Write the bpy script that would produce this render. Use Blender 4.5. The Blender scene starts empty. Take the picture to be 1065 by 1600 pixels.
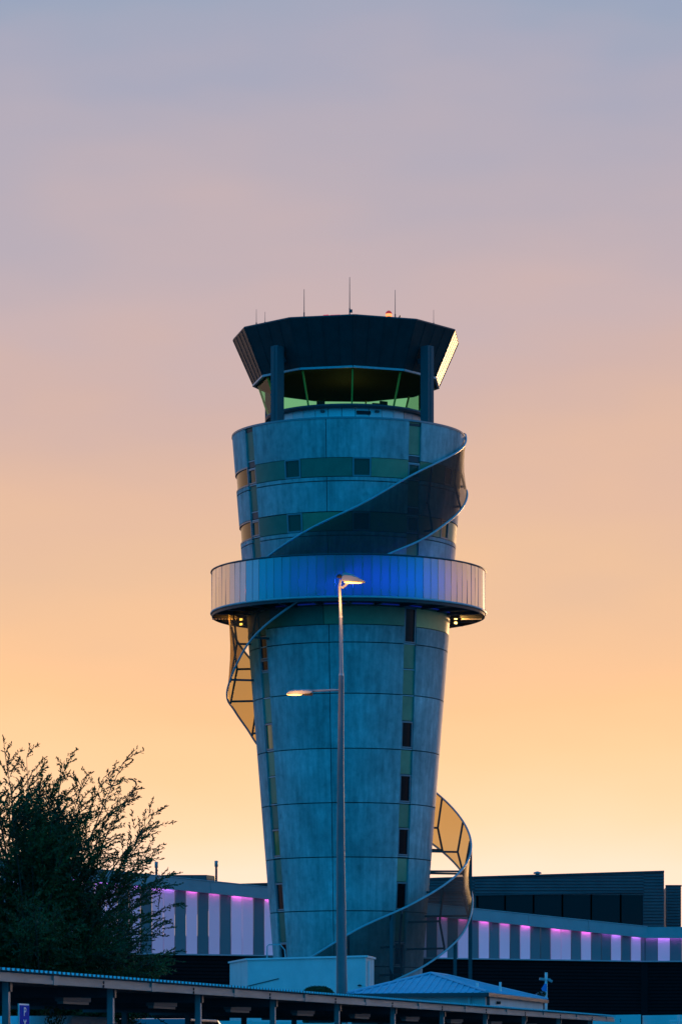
import bpy, bmesh, math, random
import numpy as np
from mathutils import Vector, Matrix

C = bpy.context.scene.collection
S = bpy.context.scene
R = math.radians
F, HZ, EYE, CX = 5700.0, 1657.0, 1.6, 532.5     # lens in photo pixels, horizon line, eye height

# ------------------------------------------------------------------ camera
cam = bpy.data.cameras.new('camera')
co = bpy.data.objects.new('camera', cam)
C.objects.link(co)
co.location = (0, 0, EYE)
co.rotation_euler = (R(90), 0, 0)
cam.sensor_width = 36
cam.lens = F / 1600 * 36
cam.shift_y = (HZ - 800) / 1600
cam.clip_start = 0.5
cam.clip_end = 6000
S.camera = co

# ------------------------------------------------------------------ exposure
S.view_settings.view_transform = 'Standard'
S.view_settings.look = 'None'
S.view_settings.exposure = 0
S.view_settings.gamma = 1
S.render.film_transparent = False

def lin(c):
    return tuple(((v/255)/12.92 if v/255 <= 0.04045 else ((v/255+0.055)/1.055)**2.4) for v in c)

# ------------------------------------------------------------------ dusk sky
SUN_AZ = R(18)      # sunset lies behind the terminal, right of the view
w = bpy.data.worlds.new('World'); S.world = w; w.use_nodes = True
nt = w.node_tree; nt.nodes.clear()
def N(t, **k):
    n = nt.nodes.new(t)
    for a, b in k.items(): setattr(n, a, b)
    return n
def ramp(stops):
    n = N('ShaderNodeValToRGB'); cr = n.color_ramp
    while len(cr.elements) > 1: cr.elements.remove(cr.elements[-1])
    for i, (p, c) in enumerate(stops):
        e = cr.elements[0] if i == 0 else cr.elements.new(p)
        e.position = p; e.color = (*c, 1)
    return n
tc = N('ShaderNodeTexCoord'); nz = N('ShaderNodeVectorMath', operation='NORMALIZE')
nt.links.new(tc.outputs['Generated'], nz.inputs[0])
sx = N('ShaderNodeSeparateXYZ'); nt.links.new(nz.outputs[0], sx.inputs[0])
# faint high cloud: shifts the elevation a little
mp = N('ShaderNodeMapping'); mp.inputs['Scale'].default_value = (5.0, 5.0, 16.0)
nt.links.new(nz.outputs[0], mp.inputs[0])
no = N('ShaderNodeTexNoise'); no.inputs['Scale'].default_value = 1.6; no.inputs['Detail'].default_value = 3
nt.links.new(mp.outputs[0], no.inputs['Vector'])
m1 = N('ShaderNodeMath', operation='MULTIPLY_ADD'); m1.inputs[1].default_value = 0.085; m1.inputs[2].default_value = -0.0425
nt.links.new(no.outputs['Fac'], m1.inputs[0])
m2 = N('ShaderNodeMath', operation='MULTIPLY'); nt.links.new(m1.outputs[0], m2.inputs[0]); nt.links.new(sx.outputs['Z'], m2.inputs[1])
m2b = N('ShaderNodeMath', operation='MULTIPLY'); m2b.inputs[1].default_value = 5.0; nt.links.new(m2.outputs[0], m2b.inputs[0])
m3 = N('ShaderNodeMath', operation='ADD'); nt.links.new(sx.outputs['Z'], m3.inputs[0]); nt.links.new(m2b.outputs[0], m3.inputs[1])
def hot(p, c):
    c = lin(c); k = 1+0.45*max(0, 1-p/0.12)      # the red channel is over-exposed near the horizon
    return (c[0]*k, c[1], c[2])
glow = ramp([(p, hot(p, c)) for p, c in [
    (0.0, (255, 242, 220)), (0.050, (255, 236, 206)), (0.063, (255, 225, 180)), (0.080, (255, 214, 161)),
    (0.0973, (254, 205, 152)), (0.114, (249, 200, 154)), (0.1316, (238, 194, 159)), (0.149, (231, 189, 163)),
    (0.1655, (222, 185, 167)), (0.183, (212, 181, 173)), (0.199, (204, 180, 180)), (0.232, (187, 175, 185)),
    (0.248, (180, 173, 187)), (0.264, (170, 170, 189)), (0.279, (159, 168, 190)), (0.36, (115, 148, 195)),
    (0.45, (60, 128, 195)), (0.6, (20, 125, 200)), (1.0, (5, 135, 212))]])
back = ramp([(0.0, (0.001, 0.40, 0.92)), (0.25, (0.001, 0.44, 1.02)), (0.6, (0.001, 0.33, 0.80)), (1.0, (0.001, 0.26, 0.68))])
for r_ in (glow, back): nt.links.new(m3.outputs[0], r_.inputs[0])
dt = N('ShaderNodeVectorMath', operation='DOT_PRODUCT'); dt.inputs[1].default_value = (math.sin(R(10)), math.cos(R(10)), 0)
nt.links.new(nz.outputs[0], dt.inputs[0])
mr = N('ShaderNodeMapRange', interpolation_type='SMOOTHSTEP'); mr.inputs['From Min'].default_value = -0.30; mr.inputs['From Max'].default_value = 0.40
nt.links.new(dt.outputs['Value'], mr.inputs['Value'])
mx = N('ShaderNodeMix', data_type='RGBA')
nt.links.new(mr.outputs[0], mx.inputs[0]); nt.links.new(back.outputs[0], mx.inputs[6]); nt.links.new(glow.outputs[0], mx.inputs[7])
# brighter patch of sky where the sun has just gone, right of the picture
d2 = N('ShaderNodeVectorMath', operation='DOT_PRODUCT'); d2.inputs[1].default_value = (math.sin(SUN_AZ), math.cos(SUN_AZ), 0.02)
nt.links.new(nz.outputs[0], d2.inputs[0])
g2 = N('ShaderNodeMapRange', interpolation_type='SMOOTHSTEP'); g2.inputs['From Min'].default_value = 0.990; g2.inputs['From Max'].default_value = 1.0
g2.inputs['To Min'].default_value = 1.0; g2.inputs['To Max'].default_value = 8.0
nt.links.new(d2.outputs['Value'], g2.inputs['Value'])
bg = N('ShaderNodeBackground'); nt.links.new(g2.outputs[0], bg.inputs['Strength'])
nt.links.new(mx.outputs[2], bg.inputs['Color'])
wo = N('ShaderNodeOutputWorld'); nt.links.new(bg.outputs[0], wo.inputs[0])

# ------------------------------------------------------------------ last light of the sun
sl = bpy.data.lights.new('sun', 'SUN'); so = bpy.data.objects.new('sun', sl); C.objects.link(so)
sl.energy = 2.0; sl.angle = R(2); sl.color = (1.0, 0.55, 0.22)
so.rotation_euler = Vector((-math.sin(SUN_AZ), -math.cos(SUN_AZ), -0.024)).to_track_quat('-Z', 'Y').to_euler()

# ------------------------------------------------------------------ materials
MATS = {}
def mat(name, col, rough=0.6, metal=0.0, var=0.0, scale=3.0, bump=0.0, stretch=(1, 1, 1), emit=None, estr=0.0, spec=0.5, rnd=0.0, coat=0.0):
    if name in MATS: return MATS[name]
    m = bpy.data.materials.new(name); m.use_nodes = True; MATS[name] = m
    t = m.node_tree; b = t.nodes['Principled BSDF']
    b.inputs['Base Color'].default_value = (*col, 1); b.inputs['Roughness'].default_value = rough
    b.inputs['Metallic'].default_value = metal; b.inputs['Specular IOR Level'].default_value = spec
    b.inputs['Coat Weight'].default_value = coat
    if emit:
        b.inputs['Emission Color'].default_value = (*emit, 1); b.inputs['Emission Strength'].default_value = estr
    last = None
    if var or bump:
        tcn = t.nodes.new('ShaderNodeTexCoord'); mpn = t.nodes.new('ShaderNodeMapping')
        mpn.inputs['Scale'].default_value = stretch
        t.links.new(tcn.outputs['Object'], mpn.inputs[0])
        n1 = t.nodes.new('ShaderNodeTexNoise'); n1.inputs['Scale'].default_value = scale; n1.inputs['Detail'].default_value = 7; n1.inputs['Roughness'].default_value = 0.62
        t.links.new(mpn.outputs[0], n1.inputs['Vector'])
        if var:
            mrn = t.nodes.new('ShaderNodeMapRange'); mrn.inputs['From Min'].default_value = 0.3; mrn.inputs['From Max'].default_value = 0.7
            mrn.inputs['To Min'].default_value = 1 - var; mrn.inputs['To Max'].default_value = 1 + var
            t.links.new(n1.outputs['Fac'], mrn.inputs['Value'])
            hv = t.nodes.new('ShaderNodeHueSaturation'); hv.inputs['Color'].default_value = (*col, 1)
            t.links.new(mrn.outputs[0], hv.inputs['Value']); last = hv
        if bump:
            bn = t.nodes.new('ShaderNodeBump'); bn.inputs['Strength'].default_value = bump; bn.inputs['Distance'].default_value = 0.02
            t.links.new(n1.outputs['Fac'], bn.inputs['Height']); t.links.new(bn.outputs[0], b.inputs['Normal'])
    if rnd:
        oi = t.nodes.new('ShaderNodeObjectInfo'); mrr = t.nodes.new('ShaderNodeMapRange')
        mrr.inputs['To Min'].default_value = 1 - rnd; mrr.inputs['To Max'].default_value = 1 + rnd
        t.links.new(oi.outputs['Random'], mrr.inputs['Value'])
        h2 = t.nodes.new('ShaderNodeHueSaturation'); h2.inputs['Color'].default_value = (*col, 1)
        t.links.new(mrr.outputs[0], h2.inputs['Value'])
        if last: t.links.new(last.outputs[0], h2.inputs['Color'])
        last = h2
    if last: t.links.new(last.outputs[0], b.inputs['Base Color'])
    return m

def concrete_mat():
    m = mat('concrete', (0.43, 0.42, 0.41), 0.82, rnd=0.10)
    t = m.node_tree; b = t.nodes['Principled BSDF']
    tcn = t.nodes.new('ShaderNodeTexCoord')
    def noise(scale, st, det=6, rg=0.6):
        mpn = t.nodes.new('ShaderNodeMapping'); mpn.inputs['Scale'].default_value = st
        t.links.new(tcn.outputs['Object'], mpn.inputs[0])
        n = t.nodes.new('ShaderNodeTexNoise'); n.inputs['Scale'].default_value = scale; n.inputs['Detail'].default_value = det; n.inputs['Roughness'].default_value = rg
        t.links.new(mpn.outputs[0], n.inputs['Vector']); return n
    def rng(n, a, c, lo, hi):
        q = t.nodes.new('ShaderNodeMapRange'); q.inputs['From Min'].default_value = a; q.inputs['From Max'].default_value = c
        q.inputs['To Min'].default_value = lo; q.inputs['To Max'].default_value = hi
        t.links.new(n.outputs['Fac'], q.inputs['Value']); return q
    big = rng(noise(0.45, (1, 1, 0.8)), 0.3, 0.7, 0.74, 1.24)
    mid = rng(noise(2.6, (1, 1, 0.7), 8, 0.7), 0.3, 0.7, 0.78, 1.24)
    streak = rng(noise(2.2, (1.6, 1.6, 0.10), 5), 0.35, 0.65, 0.78, 1.10)
    blot = rng(noise(1.1, (1, 1, 1), 2), 0.66, 0.74, 1.0, 0.78)
    prod = None
    for q in (big, mid, streak, blot):
        if prod is None: prod = q
        else:
            mu = t.nodes.new('ShaderNodeMath'); mu.operation = 'MULTIPLY'
            t.links.new(prod.outputs[0], mu.inputs[0]); t.links.new(q.outputs[0], mu.inputs[1]); prod = mu
    old = b.inputs['Base Color'].links[0].from_node
    hv = t.nodes.new('ShaderNodeHueSaturation'); t.links.new(old.outputs[0], hv.inputs['Color']); t.links.new(prod.outputs[0], hv.inputs['Value'])
    t.links.new(hv.outputs[0], b.inputs['Base Color'])
    bn = t.nodes.new('ShaderNodeBump'); bn.inputs['Strength'].default_value = 0.25; bn.inputs['Distance'].default_value = 0.03
    t.links.new(mid.outputs[0], bn.inputs['Height']); t.links.new(bn.outputs[0], b.inputs['Normal'])
    return m

def glass_mat(name, tint, gloss=0.06, rough=0.02, dark=None, see=1.0):
    """thin pane: tinted see-through with a mirror reflection that grows at grazing angles"""
    m = bpy.data.materials.new(name); m.use_nodes = True; MATS[name] = m
    t = m.node_tree; t.nodes.clear()
    tr = t.nodes.new('ShaderNodeBsdfTransparent'); tr.inputs[0].default_value = (*tint, 1)
    gl = t.nodes.new('ShaderNodeBsdfGlossy'); gl.inputs['Roughness'].default_value = rough
    lw = t.nodes.new('ShaderNodeFresnel'); lw.inputs['IOR'].default_value = 1.12
    base = tr
    if dark is not None:
        df = t.nodes.new('ShaderNodeBsdfDiffuse'); df.inputs[0].default_value = (*dark, 1)
        mm = t.nodes.new('ShaderNodeMixShader'); mm.inputs[0].default_value = see
        t.links.new(df.outputs[0], mm.inputs[1]); t.links.new(tr.outputs[0], mm.inputs[2]); base = mm
    ms = t.nodes.new('ShaderNodeMixShader'); o = t.nodes.new('ShaderNodeOutputMaterial')
    lm_ = t.nodes.new('ShaderNodeMath'); lm_.operation = 'MULTIPLY'; lm_.inputs[1].default_value = 0.4
    t.links.new(lw.outputs[0], lm_.inputs[0]); t.links.new(lm_.outputs[0], ms.inputs[0]); t.links.new(base.outputs[0], ms.inputs[1]); t.links.new(gl.outputs[0], ms.inputs[2])
    t.links.new(ms.outputs[0], o.inputs[0]); return m

def panel_mat(name, col, trans, emit=None, estr=0, rough=0.22, fr=1.45, film=0.0):
    """satin translucent sheet: diffuse + light from behind + reflection"""
    m = bpy.data.materials.new(name); m.use_nodes = True; MATS[name] = m
    t = m.node_tree; b = t.nodes['Principled BSDF']; o = t.nodes['Material Output']
    b.inputs['Base Color'].default_value = (*col, 1); b.inputs['Roughness'].default_value = rough; b.inputs['IOR'].default_value = fr
    if emit:
        b.inputs['Emission Color'].default_value = (*emit, 1); b.inputs['Emission Strength'].default_value = estr
    oi = t.nodes.new('ShaderNodeObjectInfo'); mrr = t.nodes.new('ShaderNodeMapRange')
    mrr.inputs['To Min'].default_value = 0.85; mrr.inputs['To Max'].default_value = 1.12
    t.links.new(oi.outputs['Random'], mrr.inputs['Value'])
    hv = t.nodes.new('ShaderNodeHueSaturation'); hv.inputs['Color'].default_value = (*col, 1)
    t.links.new(mrr.outputs[0], hv.inputs['Value']); t.links.new(hv.outputs[0], b.inputs['Base Color'])
    tl = t.nodes.new('ShaderNodeBsdfTranslucent'); tl.inputs[0].default_value = (*col, 1)
    ms = t.nodes.new('ShaderNodeMixShader'); ms.inputs[0].default_value = trans
    t.links.new(b.outputs[0], ms.inputs[1]); t.links.new(tl.outputs[0], ms.inputs[2]); t.links.new(ms.outputs[0], o.inputs[0])
    if film:       # glossy laminate, stronger towards grazing angles
        lw = t.nodes.new('ShaderNodeLayerWeight'); lw.inputs['Blend'].default_value = 0.5
        pw = t.nodes.new('ShaderNodeMath'); pw.operation = 'POWER'; pw.inputs[1].default_value = 0.85
        mu = t.nodes.new('ShaderNodeMath'); mu.operation = 'MULTIPLY_ADD'; mu.inputs[1].default_value = film; mu.inputs[2].default_value = 0.03
        t.links.new(lw.outputs['Facing'], pw.inputs[0]); t.links.new(pw.outputs[0], mu.inputs[0])
        ge = t.nodes.new('ShaderNodeNewGeometry'); inv = t.nodes.new('ShaderNodeMath'); inv.operation = 'SUBTRACT'; inv.inputs[0].default_value = 1
        t.links.new(ge.outputs['Backfacing'], inv.inputs[1]); m5 = t.nodes.new('ShaderNodeMath'); m5.operation = 'MULTIPLY'
        t.links.new(mu.outputs[0], m5.inputs[0]); t.links.new(inv.outputs[0], m5.inputs[1]); mu = m5
        gl = t.nodes.new('ShaderNodeBsdfGlossy'); gl.inputs['Roughness'].default_value = 0.18
        m2_ = t.nodes.new('ShaderNodeMixShader'); t.links.new(mu.outputs[0], m2_.inputs[0])
        t.links.new(ms.outputs[0], m2_.inputs[1]); t.links.new(gl.outputs[0], m2_.inputs[2]); t.links.new(m2_.outputs[0], o.inputs[0])
    return m

def mesh_screen_mat(name, tint, open_, glow):
    m = bpy.data.materials.new(name); m.use_nodes = True; MATS[name] = m
    t = m.node_tree; b = t.nodes['Principled BSDF']; o = t.nodes['Material Output']
    b.inputs['Base Color'].default_value = (0.022, 0.022, 0.028, 1); b.inputs['Roughness'].default_value = 0.6; b.inputs['Specular IOR Level'].default_value = 0.2
    tr = t.nodes.new('ShaderNodeBsdfTransparent'); tr.inputs[0].default_value = (*tint, 1)
    tl = t.nodes.new('ShaderNodeBsdfTranslucent'); tl.inputs[0].default_value = (0.95, 0.62, 0.25, 1)
    m1_ = t.nodes.new('ShaderNodeMixShader'); m1_.inputs[0].default_value = glow
    t.links.new(b.outputs[0], m1_.inputs[1]); t.links.new(tl.outputs[0], m1_.inputs[2])
    ms = t.nodes.new('ShaderNodeMixShader'); ms.inputs[0].default_value = open_
    t.links.new(m1_.outputs[0], ms.inputs[1]); t.links.new(tr.outputs[0], ms.inputs[2]); t.links.new(ms.outputs[0], o.inputs[0])
    return m

def leaf_mat(name, c1, c2):
    m = bpy.data.materials.new(name); m.use_nodes = True; MATS[name] = m
    t = m.node_tree; b = t.nodes['Principled BSDF']; o = t.nodes['Material Output']
    tcn = t.nodes.new('ShaderNodeTexCoord'); n = t.nodes.new('ShaderNodeTexNoise'); n.inputs['Scale'].default_value = 1.6; n.inputs['Detail'].default_value = 5
    t.links.new(tcn.outputs['Object'], n.inputs['Vector'])
    rp = t.nodes.new('ShaderNodeValToRGB'); rp.color_ramp.elements[0].position = 0.35; rp.color_ramp.elements[1].position = 0.68
    rp.color_ramp.elements[0].color = (*c1, 1); rp.color_ramp.elements[1].color = (*c2, 1)
    t.links.new(n.outputs['Fac'], rp.inputs[0]); t.links.new(rp.outputs[0], b.inputs['Base Color']); b.inputs['Roughness'].default_value = 0.55
    tl = t.nodes.new('ShaderNodeBsdfTranslucent'); t.links.new(rp.outputs[0], tl.inputs[0])
    ms = t.nodes.new('ShaderNodeMixShader'); ms.inputs[0].default_value = 0.25
    t.links.new(b.outputs[0], ms.inputs[1]); t.links.new(tl.outputs[0], ms.inputs[2]); t.links.new(ms.outputs[0], o.inputs[0])
    return m

M_conc = concrete_mat()
M_core = mat('dark_joint', (0.02, 0.022, 0.025), 0.9)
M_green = mat('green_infill', (0.085, 0.19, 0.13), 0.45, var=0.12, scale=1.5, rnd=0.12, spec=0.2)
M_olive = mat('olive_infill', (0.34, 0.30, 0.17), 0.45, var=0.12, scale=1.5, rnd=0.15, spec=0.2)
M_black = mat('black_glass', (0.005, 0.006, 0.008), 0.2, spec=0.22)
M_gglass = mat('green_glass', (0.025, 0.075, 0.05), 0.15, spec=0.25)
M_frame = mat('grey_frame', (0.22, 0.24, 0.26), 0.45, metal=0.3)
M_steel = mat('painted_steel', (0.42, 0.43, 0.45), 0.42, var=0.12, scale=2)
M_dsteel = mat('dark_steel', (0.055, 0.06, 0.068), 0.5, var=0.15, scale=2)
M_clad = mat('cab_cladding', (0.036, 0.048, 0.05), 0.42, var=0.16, scale=1.3, spec=0.07, rnd=0.04)
M_soff = mat('soffit_dark', (0.035, 0.035, 0.04), 0.55, var=0.2, scale=1.5)
M_ceil = mat('ceiling_dark', (0.035, 0.028, 0.016), 0.8)
M_mull = mat('mullion_warm_lit', (0.62, 0.5, 0.16), 0.5)  # warm light on the mullions put into their yellow
M_cab = glass_mat('cab_glass', (0.50, 0.95, 0.66))
M_screen = mesh_screen_mat('perforated_mesh', (1.0, 0.78, 0.38), 0.47, 0.14)
M_screen2 = mesh_screen_mat('dense_mesh', (1.0, 0.94, 0.86), 0.27, 0.04)
M_ring = panel_mat('gallery_sheet', (0.13, 0.14, 0.18), 0.42, rough=0.3, fr=1.4, film=1.0)
M_white = panel_mat('white_backlit_sheet', (0.72, 0.72, 0.74), 0.05, emit=(0.50, 0.28, 0.75), estr=0.15, rough=0.3)
M_grey = panel_mat('grey_sheet', (0.20, 0.21, 0.22), 0.0, rough=0.3)
M_para = mat('parapet_grey', (0.36, 0.36, 0.37), 0.6, spec=0.2, var=0.1, scale=0.8)
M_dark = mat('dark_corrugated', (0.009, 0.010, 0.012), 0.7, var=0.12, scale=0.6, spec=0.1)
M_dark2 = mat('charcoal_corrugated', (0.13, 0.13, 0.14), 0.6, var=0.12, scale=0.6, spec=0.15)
M_pale = mat('pale_render', (0.66, 0.68, 0.66), 0.85, var=0.10, scale=0.7, bump=0.1, spec=0.15)
M_paint = mat('white_paint', (0.75, 0.76, 0.76), 0.5, var=0.05, scale=2)
M_galv = mat('galvanised', (0.30, 0.31, 0.32), 0.5, metal=0.2, var=0.12, scale=3)
M_roof = mat('steel_roof', (0.26, 0.50, 0.62), 0.7, spec=0.05, var=0.08, scale=1.2)
M_timber = mat('weathered_fascia', (0.36, 0.31, 0.28), 0.6, var=0.22, scale=2.5, stretch=(1, 0.25, 3))
M_asph = mat('asphalt', (0.05, 0.05, 0.052), 0.9, var=0.3, scale=0.7, bump=0.3)
M_bark = mat('bark', (0.07, 0.05, 0.035), 0.9, var=0.3, scale=8)
M_leaf = leaf_mat('conifer_leaf', (0.014, 0.036, 0.010), (0.07, 0.14, 0.03))
M_shrub = leaf_mat('shrub_leaf', (0.02, 0.045, 0.014), (0.06, 0.10, 0.03))
M_sodium = mat('sodium_lens', (0.9, 0.6, 0.3), 0.3, emit=(1.0, 0.40, 0.075), estr=7.0)
M_flood = mat('flood_lens', (0.9, 0.8, 0.5), 0.3, emit=(1.0, 0.62, 0.16), estr=5.0)
M_beacon = mat('red_beacon', (0.5, 0.03, 0.02), 0.25, emit=(1.0, 0.06, 0.02), estr=0.35)
M_beaconw = mat('beacon_lit', (0.9, 0.5, 0.2), 0.3, emit=(1.0, 0.34, 0.07), estr=1.4)
M_redbar = mat('red_lit_bar', (0.5, 0.1, 0.1), 0.4, emit=(1.0, 0.12, 0.14), estr=0.6)
M_LEDS = [mat('magenta_led_%d' % i, (0.5, 0.1, 0.4), 0.4, emit=(1.0, 0.12, 0.80), estr=e) for i, e in enumerate((9, 13, 18))]
M_led2 = mat('violet_led', (0.4, 0.1, 0.5), 0.4, emit=(0.55, 0.16, 1.0), estr=15.0)
M_bled = mat('blue_led', (0.05, 0.05, 0.4), 0.4, emit=(0.02, 0.05, 1.0), estr=0.12)
M_sign = mat('sign_blue', (0.01, 0.045, 0.42), 0.75, spec=0.08)
M_signw = mat('sign_white', (0.8, 0.8, 0.8), 0.45)
M_flag = mat('blue_plastic', (0.03, 0.22, 0.6), 0.5)
M_petal = mat('petal', (0.7, 0.45, 0.5), 0.6)
M_tyre = mat('tyre_rubber', (0.02, 0.02, 0.02), 0.9)
M_cardark = mat('dark_car_paint', (0.012, 0.014, 0.018), 0.2, coat=1.0)
M_carwhite = mat('white_car_paint', (0.72, 0.72, 0.72), 0.3, coat=0.6)
M_carglass = mat('car_glass', (0.02, 0.025, 0.03), 0.06, spec=0.8)

# ------------------------------------------------------------------ mesh builder
class MB:
    def __init__(s): s.v = []; s.f = []; s.sm = []
    def add(s, vs, fs, smooth=False):
        o = len(s.v); s.v += [tuple(p) for p in vs]; s.f += [tuple(i+o for i in f) for f in fs]; s.sm += [smooth]*len(fs)
        return s
    def box(s, c, d, rz=0.0, mtx=None):
        x, y, z = d[0]/2, d[1]/2, d[2]/2
        vs = [Vector((a*x, b*y, e*z)) for e in (-1, 1) for b in (-1, 1) for a in (-1, 1)]
        m = Matrix.Rotation(rz, 3, 'Z') if mtx is None else mtx
        vs = [m @ q + Vector(c) for q in vs]
        return s.add(vs, [(0, 2, 3, 1), (4, 5, 7, 6), (0, 1, 5, 4), (2, 6, 7, 3), (0, 4, 6, 2), (1, 3, 7, 5)])
    def beam(s, a, b, wd, ht=None, up=(0, 0, 1)):
        a, b = Vector(a), Vector(b); d = b-a; L = d.length; d.normalize(); u = Vector(up)
        if abs(d.dot(u)) > 0.98: u = Vector((1, 0, 0))
        x = d.cross(u).normalized(); y = x.cross(d).normalized(); ht = ht or wd
        m = Matrix((x, d, y)).transposed()
        return s.box((a+b)/2, (wd, L, ht), mtx=m)
    def tube(s, pts, rad, n=8, cap=True):
        pts = [Vector(p) for p in pts]; k = len(pts)
        rad = [rad]*k if not hasattr(rad, '__len__') else rad
        vs = []; fs = []; px = None
        for i, p in enumerate(pts):
            d = (pts[min(i+1, k-1)]-pts[max(i-1, 0)]).normalized()
            if px is None:
                u = Vector((0, 0, 1)) if abs(d.z) < 0.9 else Vector((1, 0, 0)); px = d.cross(u).normalized()
            px = (px - d*px.dot(d)).normalized(); py = d.cross(px)
            for j in range(n):
                a = 2*math.pi*j/n; vs.append(p+(px*math.cos(a)+py*math.sin(a))*rad[i])
        for i in range(k-1):
            for j in range(n):
                fs.append((i*n+j, i*n+(j+1) % n, (i+1)*n+(j+1) % n, (i+1)*n+j))
        s.add(vs, fs, True)
        if cap:
            s.add(vs[:n], [tuple(range(n))[::-1]]); s.add(vs[-n:], [tuple(range(n))])
        return s
    def lathe(s, prof, n=48, c=(0, 0, 0), smooth=True):
        k = len(prof); vs = []; fs = []
        for (r, z) in prof:
            for j in range(n):
                a = 2*math.pi*j/n; vs.append((c[0]+r*math.sin(a), c[1]-r*math.cos(a), c[2]+z))
        for i in range(k-1):
            for j in range(n): fs.append((i*n+j, i*n+(j+1) % n, (i+1)*n+(j+1) % n, (i+1)*n+j))
        return s.add(vs, fs, smooth)
    def prism(s, poly, axis_off):
        """poly: 3-D outline, swept by axis_off"""
        n = len(poly); a = [Vector(p) for p in poly]; o = Vector(axis_off); b = [p+o for p in a]
        return s.add(a+b, [tuple(range(n))[::-1], tuple(range(n, 2*n))]+[(i, (i+1) % n, n+(i+1) % n, n+i) for i in range(n)])
    def build(s, name, m, parent=None, bevel=0.0, kind=None, recalc=True):
        me = bpy.data.meshes.new(name); me.from_pydata([tuple(p) for p in s.v], [], s.f)
        me.polygons.foreach_set('use_smooth', s.sm); me.update()
        bm = bmesh.new(); bm.from_mesh(me); 
        if recalc: bmesh.ops.recalc_face_normals(bm, faces=bm.faces[:])
        if bevel:
            bmesh.ops.remove_doubles(bm, verts=bm.verts[:], dist=1e-5)
            es = [e for e in bm.edges if len(e.link_faces) == 2 and e.calc_face_angle(0) > 0.5]
            bmesh.ops.bevel(bm, geom=es, offset=bevel, segments=2, affect='EDGES', profile=0.6)
        bm.to_mesh(me); bm.free()
        me.materials.append(m)
        o = bpy.data.objects.new(name, me); C.objects.link(o)
        if parent: o.parent = parent
        if kind: o['kind'] = kind
        return o

def thing(name, label, cat, loc=(0, 0, 0), rz=0.0, group=None):
    o = bpy.data.objects.new(name, None); C.objects.link(o); o.location = loc; o.rotation_euler = (0, 0, rz)
    o.empty_display_size = 0.5
    return tag(o, label, cat, group)
def tag(o, label, cat, group=None):
    o['label'] = label; o['category'] = cat
    if group: o['group'] = group
    return o
def rep(o, parent, rz=0.0, loc=None):
    c = o.copy(); C.objects.link(c); c.parent = parent; c.rotation_euler = (0, 0, rz)
    if loc is not None: c.location = loc
    return c
def at(px, py, Y):
    return Vector(((px-CX)*Y/F, Y, EYE+(HZ-py)*Y/F))
def rotz(v, a): return Matrix.Rotation(a, 3, 'Z') @ Vector(v)

# ================================================================== SETTING
g = MB().add([(-3000, -400, 0), (3000, -400, 0), (3000, 5000, 0), (-3000, 5000, 0)], [(0, 1, 2, 3)])
g.build('ground', M_asph, kind='structure')
pth = MB().add([(-30, 196, .12), (40, 196, .12), (40, 236, .12), (-30, 236, .12), (-30, 196, -.02), (40, 196, -.02), (40, 236, -.02), (-30, 236, -.02)],
               [(0, 1, 2, 3), (0, 4, 5, 1), (1, 5, 6, 2), (2, 6, 7, 3), (3, 7, 4, 0)])
pth.build('pavement', mat('paving', (0.25, 0.25, 0.24), 0.85, var=0.15, scale=1.5), kind='structure')
for k in range(6):
    pass

# ================================================================== CONTROL TOWER
D = 223.5; X0 = (544-CX)*D/F
tower = thing('control_tower', 'tall flared concrete control tower with dark glazed cab, glowing ring gallery and spiral mesh screen', 'control tower', (X0, D, 0))
def RZ(z): return 7.10-0.0788*(39.68-z)
def zf(py, rr=None, th=0.0):
    """height of the shaft face that the photo shows at this row, at angle th"""
    z = 30.0
    for _ in range(12):
        r = RZ(z) if rr is None else rr
        z = EYE+(HZ-py)*(D-r*math.cos(R(th)))/F
    return z
def pol(th, r, z): return Vector((r*math.sin(R(th)), -r*math.cos(R(th)), z))

Z = {p: zf(p) for p in (652, 714, 744, 751, 799, 829, 836, 870, 905, 945, 975, 1003, 1083, 1169, 1254, 1339, 1423, 1510)}
Z[1600] = 0.0
ZT, ZB = Z[652], zf(1400)
def strip(k, z):
    u = (ZT-z)/(ZT-ZB)
    if k == 1: c = 34.2+u*7.2; h = 3.4+u*1.7
    elif k == 0: c = -58.0-u*1.2; h = 3.5+u*1.7
    elif k == 2: c = 124.0+u*3; h = 3.5+u*1.7
    else: c = 212.0; h = 3.5+u*1.7
    return c-h, c+h

def patch(mb, t0, t1, z0, z1, ro, ri, gap=0.0, zg=0.0):
    """curved slab between angles t0(z)..t1(z), heights z0<z1, standing from R+ri to R+ro"""
    z0 += zg; z1 -= zg
    f = lambda q, z: q(z) if callable(q) else q
    gd = lambda z: math.degrees(gap/RZ(z))
    span = f(t1, z0)-f(t0, z0); n = max(1, int(abs(span)/2.2)+1); m = 2
    def grid(off):
        vs = []
        for j in range(m+1):
            z = z0+(z1-z0)*j/m; a = f(t0, z)+gd(z); b = f(t1, z)-gd(z)
            for i in range(n+1): vs.append(pol(a+(b-a)*i/n, RZ(z)+off, z))
        return vs
    G = lambda i, j: j*(n+1)+i
    o, q = grid(ro), grid(ri)
    mb.add(o, [(G(i, j), G(i+1, j), G(i+1, j+1), G(i, j+1)) for i in range(n) for j in range(m)], True)
    k = len(o); vs = o+q; fs = []
    for i in range(n):
        fs += [(G(i, 0), G(i+1, 0), k+G(i+1, 0), k+G(i, 0)), (G(i, m), k+G(i, m), k+G(i+1, m), G(i+1, m))]
    for j in range(m):
        fs += [(G(0, j), k+G(0, j), k+G(0, j+1), G(0, j+1)), (G(n, j), G(n, j+1), k+G(n, j+1), k+G(n, j))]
    mb.add(vs, fs, False)
    return mb

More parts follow.
